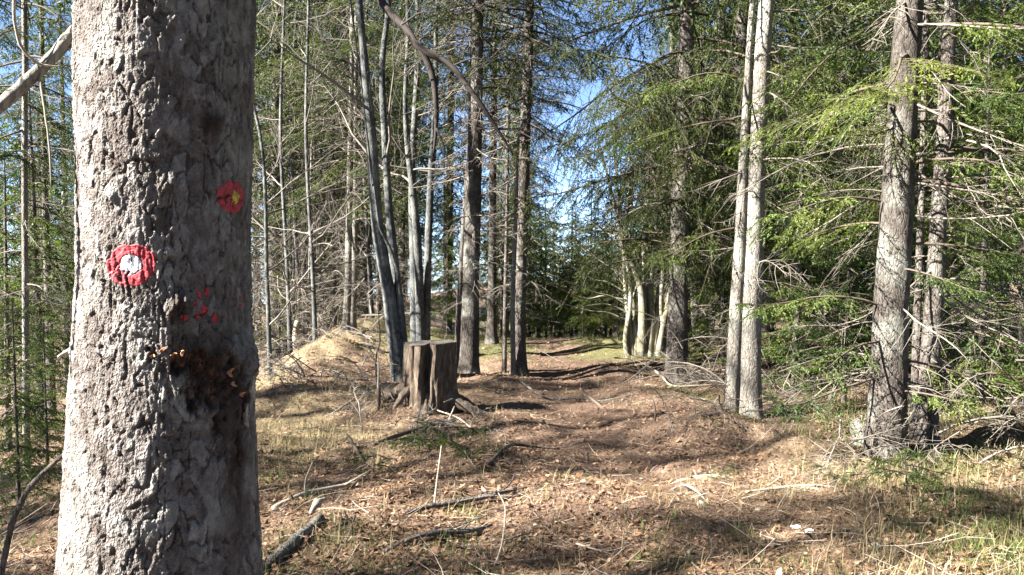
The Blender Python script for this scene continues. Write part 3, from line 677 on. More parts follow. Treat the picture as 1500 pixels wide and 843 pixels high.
# ------------------------------------------------------------------ tree stump
def build_stump():
    Y = 8.75; X = gx(627, Y); Z = float(H(X, Y)); z_top = gz(503, Y) - Z
    st = thing('tree_stump', 'broad sawn tree stump with a split front and spreading roots beside the path', 'stump', (X, Y, Z))
    n = 150; zz = np.concatenate([np.linspace(-.2, z_top, 60)]); a = np.arange(n) / n * 2 * np.pi
    A, Zg = np.meshgrid(a, zz); ca, sa = np.cos(A), np.sin(A)
    def prof(A, Zg):
        ca, sa = np.cos(A), np.sin(A)
        r = .268 + .016 * np.sin(A * 3 + .6) + .006 * np.sin(A * 7 + 2) + .016 * fbm(ca * 5, sa * 5, Zg * 1.2, 5, 3) + .016 * fbm(ca * 14, sa * 14, Zg * 2.5, 8, 3)
        r = r + .07 * np.exp(-np.clip(Zg + .02, 0, 9) / .12) * (.6 + .7 * np.sin(A * 4 + 2.2))
        # the open split facing the camera, deep at the top
        da = (A - (-math.pi / 2 + .10) + math.pi) % (2 * math.pi) - math.pi
        wd = .19 + .08 * Zg; r = r - .15 * sstep(wd, wd * .45, np.abs(da + .10 * np.sin(Zg * 5))) * sstep(.02, .3, Zg)
        db = (A - (-math.pi / 2 + .75) + math.pi) % (2 * math.pi) - math.pi
        r = r - .02 * sstep(.10, .04, np.abs(db)) * sstep(.3, .5, Zg) + .006 * fbm(ca * 26, sa * 26, Zg * 9, 12, 3)
        return r
    r = prof(A, Zg); tilt = .010 * ca + .006 * vnoise(ca * 3, sa * 3, 1, 4)
    f = sstep(z_top - .3, z_top, Zg)
    V = np.stack([r * ca, r * sa, Zg + tilt * f], -1); I = np.arange(A.size).reshape(A.shape)
    F = np.stack([I[:-1], np.roll(I[:-1], -1, 1), np.roll(I[1:], -1, 1), I[1:]], -1).reshape(-1, 4)
    m, t = mat('stump_bark'); c = coords(t); v = mapping(t, c, (1, 1, .16)); n1 = noise(t, v, 42, 6, .7); n2 = noise(t, c, 6, 4)
    col = ramp(t, n1, [(.3, (.03, .023, .018)), (.5, (.10, .075, .056)), (.72, (.24, .19, .14))])
    col = mixc(t, ramp(t, n2, [(.5, (0, 0, 0)), (.7, (.7, .7, .7))]), col, (.10, .085, .07))
    princ(t, col, .9, n1, 1.0, .03, .15)
    b = MB(); b.add(V.reshape(-1, 3), F); obj('stump_side', b.mesh('stump_side', m), st)
    q = np.linspace(1.0, .03, 16); rt = prof(a, np.full(n, z_top)); b = MB(); Vt = []
    for k in q:
        rr = rt * k; Vt.append(np.stack([rr * np.cos(a), rr * np.sin(a), z_top + .004 + .010 * np.cos(a) * k + .006 * vnoise(np.cos(a) * 3, np.sin(a) * 3, 1, 4) * k + .006 * fbm(rr * np.cos(a) * 18, rr * np.sin(a) * 18, 0, 3, 2)], -1))
    Vt = np.stack(Vt); I = np.arange(Vt.shape[0] * n).reshape(-1, n)
    F = np.stack([I[:-1], np.roll(I[:-1], -1, 1), np.roll(I[1:], -1, 1), I[1:]], -1).reshape(-1, 4)
    m, t = mat('stump_cut'); c = coords(t); ln = t.nodes.new('ShaderNodeVectorMath'); ln.operation = 'LENGTH'; L(t, mapping(t, c, (1, 1, 0)), ln.inputs[0])
    wv = math_(t, 'SINE', math_(t, 'ADD', math_(t, 'MULTIPLY', ln.outputs['Value'], 420.0), math_(t, 'MULTIPLY', noise(t, c, 6, 3), 14.0)))
    col = mixc(t, math_(t, 'MULTIPLY', math_(t, 'ADD', wv, 1.0), .3), ramp(t, noise(t, c, 22, 5, .7), [(.35, (.09, .078, .065)), (.65, (.21, .19, .165))]), (.08, .068, .055))
    princ(t, col, .9, wv, .3, .003, .15)
    b.add(Vt.reshape(-1, 3), np.vstack([F, ])); b.F.append((I[-1:][:, :], 0)); obj('cut_top', b.mesh('cut_top', m), st)
    # peeled slab on the right of the split, roots
    def slab(x0, z0, z1, w, r, nm='bark_slab'):
        k = 10; z = np.linspace(z0, z1, k); s = MB(); wv = w * (.5 + .2 * np.sin(z * 25 + x0 * 50))
        y = -np.sqrt(max(.01, r * r - x0 * x0)); P = np.stack([np.stack([x0 + sx * wv, np.full(k, y - .004 - oy), z], -1) for sx, oy in ((-1, 0), (1, 0), (1, .025), (-1, .025))], 1)
        I = np.arange(k * 4).reshape(k, 4); F = np.stack([I[:-1], np.roll(I[:-1], -1, 1), np.roll(I[1:], -1, 1), I[1:]], -1).reshape(-1, 4)
        s.add(P.reshape(-1, 3), np.vstack([F, I[:1, ::-1], I[-1:]])); obj(nm, s.mesh(nm, M_PALEWOOD if nm == 'wood_splinter' else m, False), st)
    m = bpy.data.materials['stump_bark']
    mroot = m
    for k, (an, ln_, r0) in enumerate([(-.35, .50, .075), (-2.4, .20, .05), (3.3, .28, .06), (.6, .4, .07), (2.2, .3, .07)]):
        d = np.array([math.cos(an), math.sin(an)]); pts = []
        for u, up in ((.15, .20), (.30, .13), (.30 + ln_ * .45, .05), (.30 + ln_, -.05)):
            x, y = d * u; pts.append((X + x, Y + y, float(H(X + x, Y + y)) + up))
        wtube('root', pts, [r0 * 1.3, r0, r0 * .6, r0 * .25], bpy.data.materials['stump_bark'], st, 12, 22, (X, Y, Z), .06, 300 + k)
build_stump()

# ------------------------------------------------------------------ bare broad-leaved trees
def bare_branches(stems, rg, n1, L1, zmin, n2=7, n3=4, up=.7, fine=True, side=None):
    """stems: list of (K,4) local curves with radius"""
    wb = MB(); P1, R1 = [], []
    for st in stems:
        z = st[:, 2]; zs = rg.uniform(max(zmin, z[0]), z[-1], n1)
        for zz in zs:
            b = np.array([np.interp(zz, z, st[:, k]) for k in range(4)])
            az = rg.uniform(0, 6.283) if side is None else side + rg.normal(0, .9)
            Ln = L1 * rg.uniform(.45, 1.2); el = rg.uniform(.15, up + .3); K = 8
            d = np.array([math.cos(az) * math.cos(el), math.sin(az) * math.cos(el), math.sin(el)]); cur = np.cumsum(rg.normal(0, .13, (K, 3)), 0)
            dd = nrm(d + cur + np.array([0, 0, 1.]) * np.linspace(0, .35, K)[:, None])
            P1.append(b[:3] + np.vstack([[0, 0, 0], np.cumsum(dd * Ln / (K - 1), 0)[:-1]])); r0 = min(b[3] * .45, .006 + .009 * Ln)
            R1.append(np.linspace(r0, .002, K))
    P1, R1 = np.array(P1), np.array(R1); wb.add(*tubes(P1, R1, 5))
    def sub(P, n, fr, r, K, sp=.8):
        M, KK, _ = P.shape; i = np.repeat(np.arange(M), n); t = rg.uniform(.2, .98, len(i)) * (KK - 1) * .999; s = t.astype(int); f = (t - s)[:, None]
        p = P[i, s] * (1 - f) + P[i, s + 1] * f; T = nrm(P[i, s + 1] - P[i, s]); Ln = np.linalg.norm(P[:, -1] - P[:, 0], axis=1)[i] * fr * rg.uniform(.4, 1.2, len(i))
        D = nrm(T + nrm(rg.normal(0, 1, (len(i), 3))) * sp); cur = np.cumsum(rg.normal(0, .16, (len(i), K, 3)), 1)
        dd = nrm(D[:, None] + cur); Q = p[:, None] + np.concatenate([np.zeros((len(i), 1, 3)), np.cumsum(dd * (Ln / (K - 1))[:, None, None], 1)[:, :-1]], 1)
        wb.add(*tubes(Q, np.linspace(r, r * .45, K)[None] * np.ones((len(i), 1)), 3)); return Q
    P2 = sub(P1, n2, .45, .0032, 5); 
    if fine: sub(P2, n3, .5, .0017, 4)
    return wb.mesh('branches', M_TWIGB)

def bare_tree(name, label, Y, base_px, stems, bark, seed, n1=12, L1=1.6, zmin=1.6, top=9.0, sides=12, group=None, flare=.25, n2=7, n3=4, cat='tree', curv=.0, up=.7):
    rg = np.random.default_rng(seed); bx = gx(base_px, Y); bz = float(H(bx, Y)); t = thing(name, label, cat, (bx, Y, bz), 0, group); cs = []
    for si, st in enumerate(stems):
        yo = rg.normal(0, .07) if len(stems) > 1 else 0
        pts = [(gx(px, Y) - bx, yo * k, gz(py, Y) - bz, wpx / FPX * Y / 2) for k, (px, py, wpx) in enumerate(st)]
        pts[0] = (pts[0][0], 0, -.2, pts[0][3])
        a, b = pts[-2], pts[-1]
        if b[2] < top - .5:
            d = np.array(b[:2]) - np.array(a[:2]); d = d / (b[2] - a[2]); c = rg.normal(0, .08, 2)
            for f in (.4, .75, 1.0):
                z = b[2] + (top * rg.uniform(.9, 1.0) - b[2]) * f; xy = np.array(b[:2]) + (d * .6 + c) * (z - b[2]); pts.append((xy[0], xy[1], max(z, pts[-1][2] + .1), max(.006, b[3] * (1 - f))))
        obj('stem', trunk_mesh(pts, sides, bark, flare, seed + si, .04, .06, 7.0), t)
        cs.append(curve(np.array(pts), 60))
    obj('branches', bare_branches(cs, rg, n1, L1, zmin, n2, n3, up), t)
    return t, cs, (bx, Y, bz)

ft, _, f0 = bare_tree('beech_tree', 'bare grey beech with two fused stems standing just left of the stump', 10.6, 583,
          [[(590, 545, 26), (571, 430, 20), (556, 330, 18), (549, 200, 15), (541, 90, 11), (535, 0, 9)],
           [(596, 545, 18), (582, 440, 16), (569, 320, 12), (561, 200, 11), (556, 90, 9), (565, 0, 8)],
           [(600, 542, 9), (589, 470, 8), (584, 400, 8), (574, 365, 6), (560, 335, 4), (548, 250, 3)]], M_BEECH, 501, 14, 2.0, 2.4, 9.5)
bt, _, b0 = bare_tree('beech_tree', 'bare beech of three dark stems rising directly behind the stump', 13.2, 614,
          [[(608, 502, 14), (606, 400, 12), (604, 250, 10), (611, 120, 8), (613, 0, 7)],
           [(617, 502, 14), (615, 400, 13), (612, 320, 11), (600, 180, 7), (606, 60, 6), (604, 0, 5)],
           [(624, 502, 11), (627, 380, 11), (632, 260, 10), (639, 160, 9), (640, 60, 6), (642, 0, 5)]], M_BEECH, 502, 10, 1.6, 2.6, 9.0)
ob = wtube('bent_limb', [W(533, -60, 10.6), W(556, 0, 10.4), W(598, 48, 10.2), W(617, 74, 10.1), W(662, 100, 10.05), W(695, 142, 10.0), W(722, 180, 10.0), W(752, 228, 10.0)], [.052, .052, .050, .047, .036, .030, .024, .009], M_SHADELIMB, ft, 9, 60, f0, .03, 7)
ob['label'] = 'dark bent limb arching across the sky between the trunks'
wtube('bent_limb', [W(613, 68, 10.12), W(630, 100, 10.1), W(638, 135, 10.1), W(640, 180, 10.15), W(636, 225, 10.2)], [.05, .042, .036, .028, .012], M_SHADELIMB, ft, 8, 24, f0, .03, 8)
for k, (x0, y0, x1, y1) in enumerate([(662, 100, 720, 90), (705, 158, 690, 230), (728, 190, 790, 210), (590, 40, 640, 20), (640, 190, 660, 250)]):
    wtube('side_twig', [W(x0, y0, 10.05), W((x0 + x1) / 2, (y0 + y1) / 2 - 6, 10.0), W(x1, y1, 9.9)], [.014, .010, .004], M_SHADELIMB, ft, 5, 10, f0, .06, 740 + k)

# pale coppice clump at the path's right bend
cop = [[(930, 532, 11), (923, 490, 9), (918, 430, 8), (915, 380, 6), (905, 320, 5)], [(934, 532, 12), (930, 470, 10), (924, 400, 8), (918, 350, 7), (925, 280, 5)],
       [(938, 532, 15), (941, 470, 13), (937, 420, 11), (924, 385, 9), (912, 372, 7), (904, 340, 5)], [(943, 534, 14), (945, 470, 12), (947, 410, 10), (945, 360, 9), (950, 280, 6)],
       [(950, 534, 13), (954, 470, 11), (953, 400, 10), (960, 340, 8), (958, 270, 6)], [(956, 534, 12), (962, 470, 10), (968, 420, 9), (975, 400, 8), (978, 360, 7), (986, 290, 5)],
       [(962, 534, 12), (970, 480, 9), (978, 430, 8), (985, 380, 6), (1000, 310, 5)], [(925, 534, 9), (916, 500, 8), (922, 450, 7), (921, 410, 6), (910, 350, 5)], [(968, 536, 9), (975, 500, 8), (968, 450, 7), (972, 380, 6), (968, 320, 5)]]
cp, _, c0 = bare_tree('coppice_clump', 'clump of pale many-stemmed coppice at the bend of the path', 13.4, 946, cop, M_COPP, 503, 5, 1.2, .9, 4.6, 8, None, .2, 6, 3, 'tree')

for k, (x0, y0, x1, y1, x2, y2) in enumerate([(922, 432, 860, 405, 782, 352), (924, 450, 870, 428, 800, 400), (920, 470, 860, 455, 808, 440), (926, 410, 880, 385, 830, 340), (918, 440, 850, 436, 770, 398), (930, 395, 905, 360, 868, 322), (924, 462, 880, 446, 842, 452), (940, 400, 930, 340, 905, 300), (968, 405, 985, 340, 992, 300)]):
    wtube('long_twig', [W(x0, y0, 13.4), W((x0 + x1) / 2, (y0 + y1) / 2 - 4, 13.35), W(x1, y1, 13.2), W(x2, y2, 12.9 - .1 * k)], [.016, .014, .010, .004], M_COPP, cp, 5, 18, c0, .05, 700 + k)
# ------------------------------------------------------------------ large spruces that can be told apart
hero('spruce_tree', 'straight grey spruce trunk just right of the stump', 11.4, 688, [[(687, 547, 30), (689, 450, 26), (693, 300, 23), (697, 150, 20), (701, 0, 17)]], M_BARK_B, 28, 2, 1.0, 20, .45, crown_rot=.4)
hero('spruce_pole', 'thin dark dead pole leaning against the grey trunk right of the stump', 11.8, 671, [[(667, 543, 9), (672, 450, 8), (678, 350, 7), (684, 250, 5), (688, 180, 3)]], M_BARK_G, 8, height=4, flare=.1)
CR_SP = crown(71, 20, .9, 4.6, 2.3, 7, dead_n=3.6, thin=.75, dead_L=1.5, dead_to=6.0)
hero('spruce_tree', 'dark spruce trunk at the left edge of the path with many drooping dead twigs', 11.9, 760, [[(760, 543, 22), (761, 450, 19), (766, 300, 17), (771, 150, 15), (776, 0, 13)]], M_BARK_G, 24, None, 1.0, 19, .5, crown_m=CR_SP, crown_rot=2.2)
hero('spruce_pole', 'pale thin dead pole touching the dark trunk at the left path edge', 11.7, 752, [[(753, 541, 8), (751, 450, 7), (755, 330, 6), (758, 240, 4), (760, 190, 3)]], M_BARK_P, 8, height=4, flare=.1)
hero('spruce_pole', 'thin dark upright pole standing between the grey trunk and the path-edge spruce', 12.0, 738, [[(738, 541, 8), (740, 450, 6), (742, 330, 5), (744, 200, 4)]], M_BARK_G, 8, height=4.5, flare=.1)
hero('spruce_tree', 'sunlit reddish spruce trunk behind the grey trunk right of the stump', 15.0, 720, [[(719, 505, 18), (721, 440, 13), (722, 300, 11), (724, 100, 9)]], M_BARK_B, 16, 1, 1.0, 20, .6, crown_rot=4)
CR_G = crown(72, 21, 1.2, 2.1, 3.2, 5.6, whorl=.5, per=6, dead_n=2.4, dead_L=1.4, taper=.7, lib_hi=LIB_DROOP)
sp_g = hero('spruce_tree', 'dark spruce with long drooping boughs on the right of the path bend', 11.3, 994, [[(992, 553, 34), (993, 450, 29), (996, 300, 26), (1001, 150, 23), (1005, 0, 20)]], M_BARK_G, 28, None, 1.0, 21, .35, crown_m=CR_G, crown_rot=.5)
CR_H2 = crown(73, 18, .5, 4.4, 2.0, 6.5, dead_n=1.6, thin=.6, dead_L=1.1, dead_to=5.5)
sp_h = hero('twin_fir', 'pale smooth twin-stemmed fir catching the sun right of the path', 8.3, 1088,
     [[(1099, 612, 36), (1099, 500, 32), (1104, 350, 29), (1109, 180, 25), (1119, 0, 22)], [(1072, 612, 22), (1077, 500, 20), (1084, 350, 17), (1090, 180, 12), (1099, 0, 8)]], M_BARK_P, 28, None, 1.0, 17, .25, crown_m=CR_H2, crown_rot=1.0)
CR_I = crown(74, 20, .5, 1.5, 2.2, 5.5, whorl=.52, per=4, dead_n=2.2, thin=.7, dead_L=1.3, needle_m=M_NEEDLE_Y)
sp_i = hero('spruce_tree', 'stout spruce with flared base and green fronds on the right', 6.75, 1303, [[(1300, 662, 58), (1303, 560, 52), (1308, 400, 47), (1317, 200, 42), (1328, 0, 37)]], M_BARK_B, 40, None, 1.0, 20, .3, crown_m=CR_I, crown_rot=2.6)
CR_I2 = crown(75, 17, .25, 2.2, 2.0, 5.5, whorl=.5, per=4, dead_n=3.6, thin=.55, dead_L=1.4)
sp_i2 = hero('spruce_tree', 'slimmer spruce with exposed roots close behind the stout one on the right', 7.2, 1364, [[(1360, 648, 32), (1364, 540, 27), (1371, 400, 24), (1379, 200, 21), (1388, 0, 18)]], M_BARK_G, 24, None, 1.0, 18, .6, crown_m=CR_I2, crown_rot=.2)
hero('spruce_pole', 'thin black pole between the two spruces on the right', 7.3, 1341, [[(1342, 640, 13), (1344, 500, 12), (1347, 350, 10), (1350, 150, 8)]], M_BARK_G, 9, height=5, flare=.1)
hero('spruce_tree', 'pale twin-trunked spruce on the grassy crest left of the beeches', 14.6, 508, [[(506, 500, 15), (510, 420, 11), (513, 280, 9), (517, 100, 7), (518, 0, 6)], [(514, 499, 12), (518, 420, 9), (521, 280, 8), (523, 100, 6), (524, 0, 5)]], M_BARK_P, 14, 0, 1.0, 18, .9, crown_rot=1)
hero('spruce_tree', 'slim spruce trunk on the valley side left of the marked trunk', 9.0, 36, [[(33, 690, 10), (36, 500, 9), (38, 300, 8), (42, 100, 7)]], M_BARK_P, 12, None, .8, 16, .2, crown_m=CR_H2, crown_rot=1.5)

def boughs(t, lst, m, seed, lb=LIB_HI):
    rg = np.random.default_rng(seed)
    for z, az, Ln in lst:
        nb, wb = MB(), MB(); place(pick(lb, Ln, rg), nb, wb, z, az, Ln, rg, tilt=rg.uniform(-.1, .15), r0=.1)
        o = obj('bough', wb.mesh('bough', [M_LIVEWOOD, M_LIVEWOOD]), t); obj('needles', nb.mesh('needles', m, False), o)
boughs(sp_i, [(.95, -2.6, .95), (.55, -1.0, .6), (1.55, -1.1, .7), (2.1, -2.8, 1.2), (.8, -.2, .95), (1.75, -.2, 1.2), (1.25, -2.95, 1.2), (2.4, -.5, 1.3), (2.9, -2.5, 1.2), (.65, -2.85, 1.0)], M_NEEDLE_Y, 91)
boughs(sp_h, [(2.0, .2, 1.1), (2.6, -.4, 1.2), (3.0, 2.9, 1.3), (3.4, -2.6, 1.2), (2.9, .6, 1.4), (1.4, .1, .9), (3.6, -.3, 1.4), (1.9, -3.0, .9)], M_NEEDLE_Y, 92)
boughs(sp_i2, [(1.1, -.9, 1.0), (1.6, -.2, 1.3), (2.1, -1.3, 1.1), (2.6, -.5, 1.4), (.8, -.4, 1.1), (3.0, -1.6, 1.2)], M_NEEDLE_Y, 93)
boughs(sp_g, [(1.7, -2.6, 1.5), (2.0, -1.2, 1.3), (2.5, -1.9, 1.6), (3.0, -.7, 1.6), (3.2, -1.6, 1.8), (3.5, -2.5, 2.3), (4.0, -1.1, 1.9), (4.2, -2.1, 2.2), (2.6, -.2, 1.4), (1.9, -3.0, 1.6)], M_NEEDLE, 94, LIB_DROOP)

# ------------------------------------------------------------------ the stand behind
def stand():
    rg = np.random.default_rng(77); pts = [(-6, 10), (-4.2, 13), (3, 11.3), (2.4, 8.3)]
    def ok(x, y, d): return all((x - a) ** 2 + (y - b) ** 2 > d * d for a, b in pts)
    BG = []; n = 0; tries = 0
    while tries < 2600 and n < 108:
        tries += 1
        y = rg.uniform(14.5, 58) if rg.random() < .75 else rg.uniform(14.5, 30); x = rg.uniform(-.78, .78) * y; px = CXP + FPX * x / y
        if 770 < px < 945: continue
        if abs(x - np.interp(y, PATH_Y, PATH_X)) < 1.6: continue
        if y < 18 and 540 < px < 770: continue
        dmin = (2.3 if px < 930 else 1.9) + .02 * y
        if not ok(x, y, dmin): continue
        pts.append((x, y)); n += 1
        ks = [0, 1, 3, 2] if px < 385 else [3, 1, 0, 3] if px < 600 else [1, 3, 0, 2] if px < 930 else [0, 2, 1, 0] if px < 1150 else [2, 0, 2, 1]
        BG.append((px, y, spruce_far(x, y, int(ks[rg.integers(4)]), 'spruce in the wood', None, rg.uniform(.75, 1.1))))
    n = 0; tries = 0
    while tries < 1500 and n < 55:
        tries += 1; y = rg.uniform(38, 95); x = rg.uniform(-.75, .75) * y; px = CXP + FPX * x / y
        if 745 < px < 960 or not ok(x, y, 3.2): continue
        pts.append((x, y)); n += 1
        BG.append((px, y, spruce_far(x, y, int(rg.choice([0, 2, 2, 1])), 'spruce in the wood', None, rg.uniform(.8, 1.15))))
    MARKS = [(-400, 'the left edge'), (105, 'the marked trunk'), (508, 'the crest spruce'), (575, 'the fused beech'), (615, 'the three-stemmed beech'), (690, 'the grey trunk'), (762, 'the path-edge spruce'), (994, 'the drooping dark spruce'), (1090, 'the twin fir'), (1305, 'the stout spruce'), (1385, 'the slimmer right-hand spruce'), (1900, 'the right edge')]
    ORD = ['nearest', 'second nearest', 'third nearest', 'fourth nearest', 'fifth nearest', 'sixth nearest']
    for (a, na), (b, nb_) in zip(MARKS[:-1], MARKS[1:]):
        row = sorted([q for q in BG if a <= q[0] < b], key=lambda q: q[1]); g = 'spruces behind, between %s and %s' % (na, nb_)
        for k, (_, _, t) in enumerate(row):
            t['group'] = g; t['label'] = ('%s tall spruce in the wood between %s and %s' % (ORD[k], na, nb_)) if k < 6 else 'far tall spruce deep in the wood between %s and %s' % (na, nb_)
    # thin pale poles beyond the crest
    PN = ['first', 'second', 'third', 'fourth', 'fifth', 'sixth', 'seventh', 'eighth', 'ninth', 'tenth', 'eleventh', 'twelfth', 'thirteenth', 'fourteenth', 'fifteenth', 'sixteenth', 'seventeenth']
    kk = 0
    for k, px in enumerate(np.sort(rg.uniform(385, 560, 17))):
        y = rg.uniform(15, 24); x = gx(px, y)
        if abs(px - 508) < 14: continue
        z = float(H(x, y)); t = thing('spruce_pole', PN[kk] + ' thin pole from the marked trunk in the thicket beyond the crest', 'tree', (x, y, z), 0, 'pale poles beyond the crest')
        kk += 1; r = rg.uniform(.018, .042); h = rg.uniform(4, 11); l = rg.normal(0, .03, 2)
        obj('trunk', trunk_mesh([(0, 0, -.3, r), (l[0] * h * .5, l[1] * h * .5, h * .5, r * .75), (l[0] * h, l[1] * h, h, .008)], 7, M_BARK_P if k % 3 == 0 else M_BARK_G, .2, 600 + k, .06, .3, 6), t)
        wb, nb = MB(), MB(); zz = .4
        while zz < h * .9:
            Ln = rg.uniform(.4, 1.5); place(pick(LIB_DEAD_LO, Ln, rg), nb, wb, zz, rg.uniform(0, 6.28), Ln, rg); zz += rg.uniform(.12, .4)
        obj('branches', wb.mesh('branches', M_DEAD), t)
stand()
for k, (px, Y, tp, lb) in enumerate([(395, 10.8, 330, 'bare sapling with long pale arching twigs just right of the marked trunk'), (425, 13.0, 420, 'taller bare sapling on the slope below the crest'), (462, 12.4, 455, 'bare grey sapling left of the twin-trunked crest spruce'), (545, 15.5, 540, 'bare sapling behind the fused beech'), (370, 15.5, 372, 'bare sapling half hidden behind the marked trunk'), (440, 17.0, 438, 'bare tree deep in the thicket beyond the crest')]):
    bare_tree('bare_sapling', lb, Y, px, [[(px, 560, 8), (px - 4, 400, 6), (px - 12, 200, 5), (tp, 0, 4)]], M_BEECH, 520 + k, 14, 1.8, .7, 7.5, 7, None, .1, 9, 4, 'tree', up=.35)
for (px, Y, k, sc, lb) in [
    (1165, 10.4, 0, 1.0, 'bright young spruce just right of the twin fir'), (1238, 9.2, 1, 1.0, 'small bright spruce left of the stout right-hand spruce'), (1225, 12.5, 2, 1.0, 'tall young spruce in the gap between twin fir and stout spruce'),
    (1440, 9.0, 0, 1.0, 'bushy young spruce at the right edge behind the dead twigs'), (1500, 10.5, 2, 1.0, 'dark young spruce cut by the right edge of the picture'), (1060, 12.6, 0, .95, 'young spruce between the coppice and the twin fir'),
    (1035, 15.0, 2, 1.0, 'taller young spruce behind the drooping dark spruce'), (872, 18.0, 1, .85, 'low young spruce at the far right side of the grassy path bend'), (905, 16.4, 0, .9, 'young spruce directly left of the coppice clump'),
    (845, 21.0, 0, .8, 'young spruce in the middle at the far end of the path'), (820, 24.0, 1, 1.1, 'small spruce at the far end of the path left of the middle one'), (865, 25.0, 2, .8, 'narrow spruce standing tallest in the sky gap'),
    (790, 22.0, 0, .85, 'young spruce at the far end of the path behind the dark trunk'), (895, 22.0, 2, .75, 'young spruce behind the clump of small spruces left of the coppice'), (810, 31.0, 2, .9, 'distant young spruce low in the sky gap'), (885, 33.0, 2, .9, 'distant young spruce right in the sky gap'), (775, 19.5, 0, .95, 'dark young spruce behind the path-edge spruce at the path bend'), (800, 27, 2, .9, 'young spruce closing the far end of the path on the left'), (835, 28.5, 2, .85, 'young spruce closing the far end of the path in the middle'), (872, 29, 2, .9, 'young spruce closing the far end of the path on the right'), (920, 19.5, 2, .8, 'young spruce close behind the pale coppice clump'), (760, 26, 2, 1.0, 'young spruce far behind the path-edge spruce'), (786, 18.2, 1, .9, 'low dark spruce closing the path end beside the path-edge spruce'), (812, 19.0, 1, .95, 'low dark spruce second from the left across the path end'), (838, 18.4, 1, .85, 'low dark spruce in the middle across the path end'), (862, 19.4, 1, 1.0, 'low dark spruce second from the right across the path end'), (888, 18.6, 1, .95, 'low dark spruce at the right across the path end'), (855, 16.8, 1, .5, 'tiny spruce at the grassy edge of the path bend'), (845, 38, 2, 1.0, 'most distant young spruce under the sky gap'),
    (22, 6.2, 1, .55, 'low green spruce bush on the slope at the lower left corner'), (66, 7.4, 1, .5, 'small spruce bush on the slope left of the marked trunk'), (60, 13, 2, 1.0, 'young spruce on the left slope behind the slim trunk'), (8, 11.5, 0, 1.1, 'young spruce at the left edge of the picture'),
    (655, 16.5, 1, .9, 'young spruce behind the beeches and the stump'), (735, 17.5, 0, .9, 'young spruce between the grey trunk and the path-edge spruce'), (690, 20, 2, .9, 'young spruce far behind the grey trunk'), (415, 17, 1, .8, 'young spruce in the thicket just right of the marked trunk'), (460, 20, 2, .85, 'young spruce in the thicket beyond the crest'), (545, 19, 0, 1.0, 'young spruce behind the fused beech'),
    (1130, 14, 2, 1.0, 'young spruce deep behind the twin fir'), (1290, 11.5, 0, 1.1, 'young spruce behind the stout right-hand spruce'), (1370, 12.5, 2, .95, 'young spruce behind the slimmer right-hand spruce'), (1420, 15, 2, 1.1, 'tall young spruce deep in the right-hand wood'), (1190, 15.5, 2, 1.1, 'tall young spruce behind the bright one right of the twin fir'), (1255, 14.2, 2, 1.0, 'tall young spruce behind the small bright one by the stout spruce'), (1335, 16, 2, 1.15, 'tall young spruce seen between the two right-hand spruces'), (1470, 13, 2, 1.1, 'tall dark young spruce near the right edge behind the dead twigs'), (1085, 17, 2, 1.1, 'tall young spruce directly behind the twin fir'), (965, 18, 2, 1.0, 'tall young spruce behind the right half of the coppice'), (1010, 20, 2, 1.2, 'tall young spruce far behind the drooping dark spruce'), (590, 22, 2, 1.1, 'tall young spruce far behind the two beeches'), (500, 24, 2, 1.1, 'tall young spruce far behind the crest spruce')]:
    spruce_far(gx(px, Y), Y, k, lb, None, sc, 'young', 'young_spruce')

for px, Y, k, lb in [(402, 18.5, 2, 'full yellow-green spruce just right of the marked trunk'), (447, 22, 0, 'full spruce rising behind the snapped snag'), (537, 19, 2, 'full yellow-green spruce rising behind the fused beech'), (478, 25, 2, 'full spruce rising behind the left side of the crest spruce'), (655, 24, 2, 'full spruce rising between the three-stemmed beech and the grey trunk'), (1165, 18, 2, 'full spruce rising behind the young spruce by the twin fir'), (1245, 17, 0, 'full dark spruce filling the gap left of the stout spruce')]:
    spruce_far(gx(px, Y), Y, k, lb, None, 1.0)

# trees of the same wood outside the frame, on the sunny side
for (x, y, k, sc, kd) in [(-10, .2, 0, 1.0, 'slim'), (-15, -1, 3, 1.0, 'far'), (-7.5, -5.0, 2, 1.0, 'far'), (-17, 4, 0, .9, 'far'), (-14.5, 1.2, 1, .9, 'slim'), (-10.8, 2.1, 0, .95, 'slim'), (-13, 4.1, 0, 1.0, 'slim'), (-18.5, .2, 2, 1.1, 'slim'), (-16, 3.6, 0, 1.0, 'slim'), (-21, -13, 1, 1.0, 'far'), (-9.5, 4.2, 0, .95, 'slim'), (-22, 1, 2, 1.0, 'far'), (-12, -9, 1, .9, 'far'), (-25, 8, 0, 1, 'far'), (-18, 9, 1, 1, 'far'), (-3.8, -4.0, 2, .8, 'far'), (-11.5, -7.5, 0, 1.0, 'far'), (-11.5, 5.6, 2, 1.05, 'slim')]:
    spruce_far(x, y, k, 'spruce of the same wood standing out of the picture on the sunny left', 'spruces out of the picture', sc, 'far', wide=.6 if kd == 'slim' else 1.0)  # slim: crown narrowed to shape the shade and sun gaps on the ground
for (x, y, k) in [(7.5, 5.5, 0), (9, 8.5, 2), (6.8, 1.5, 1), (12, 4, 0), (5, -4, 1), (3.2, -6, 0), (8.5, -2.5, 2), (11, -7, 0), (.5, -9, 2), (-3, -12, 0), (5.5, -11, 2), (14, 0, 2), (13, 9, 0), (-6, -15, 0), (1.5, -15, 1), (9, -13, 0), (16, -5, 0), (10, 2, 2), (-10, -17, 0), (7, 3.6, 3)]:
    spruce_far(x, y, k, 'spruce of the same wood standing out of the picture behind and right of the viewer', 'spruces out of the picture behind and right', 1.0)

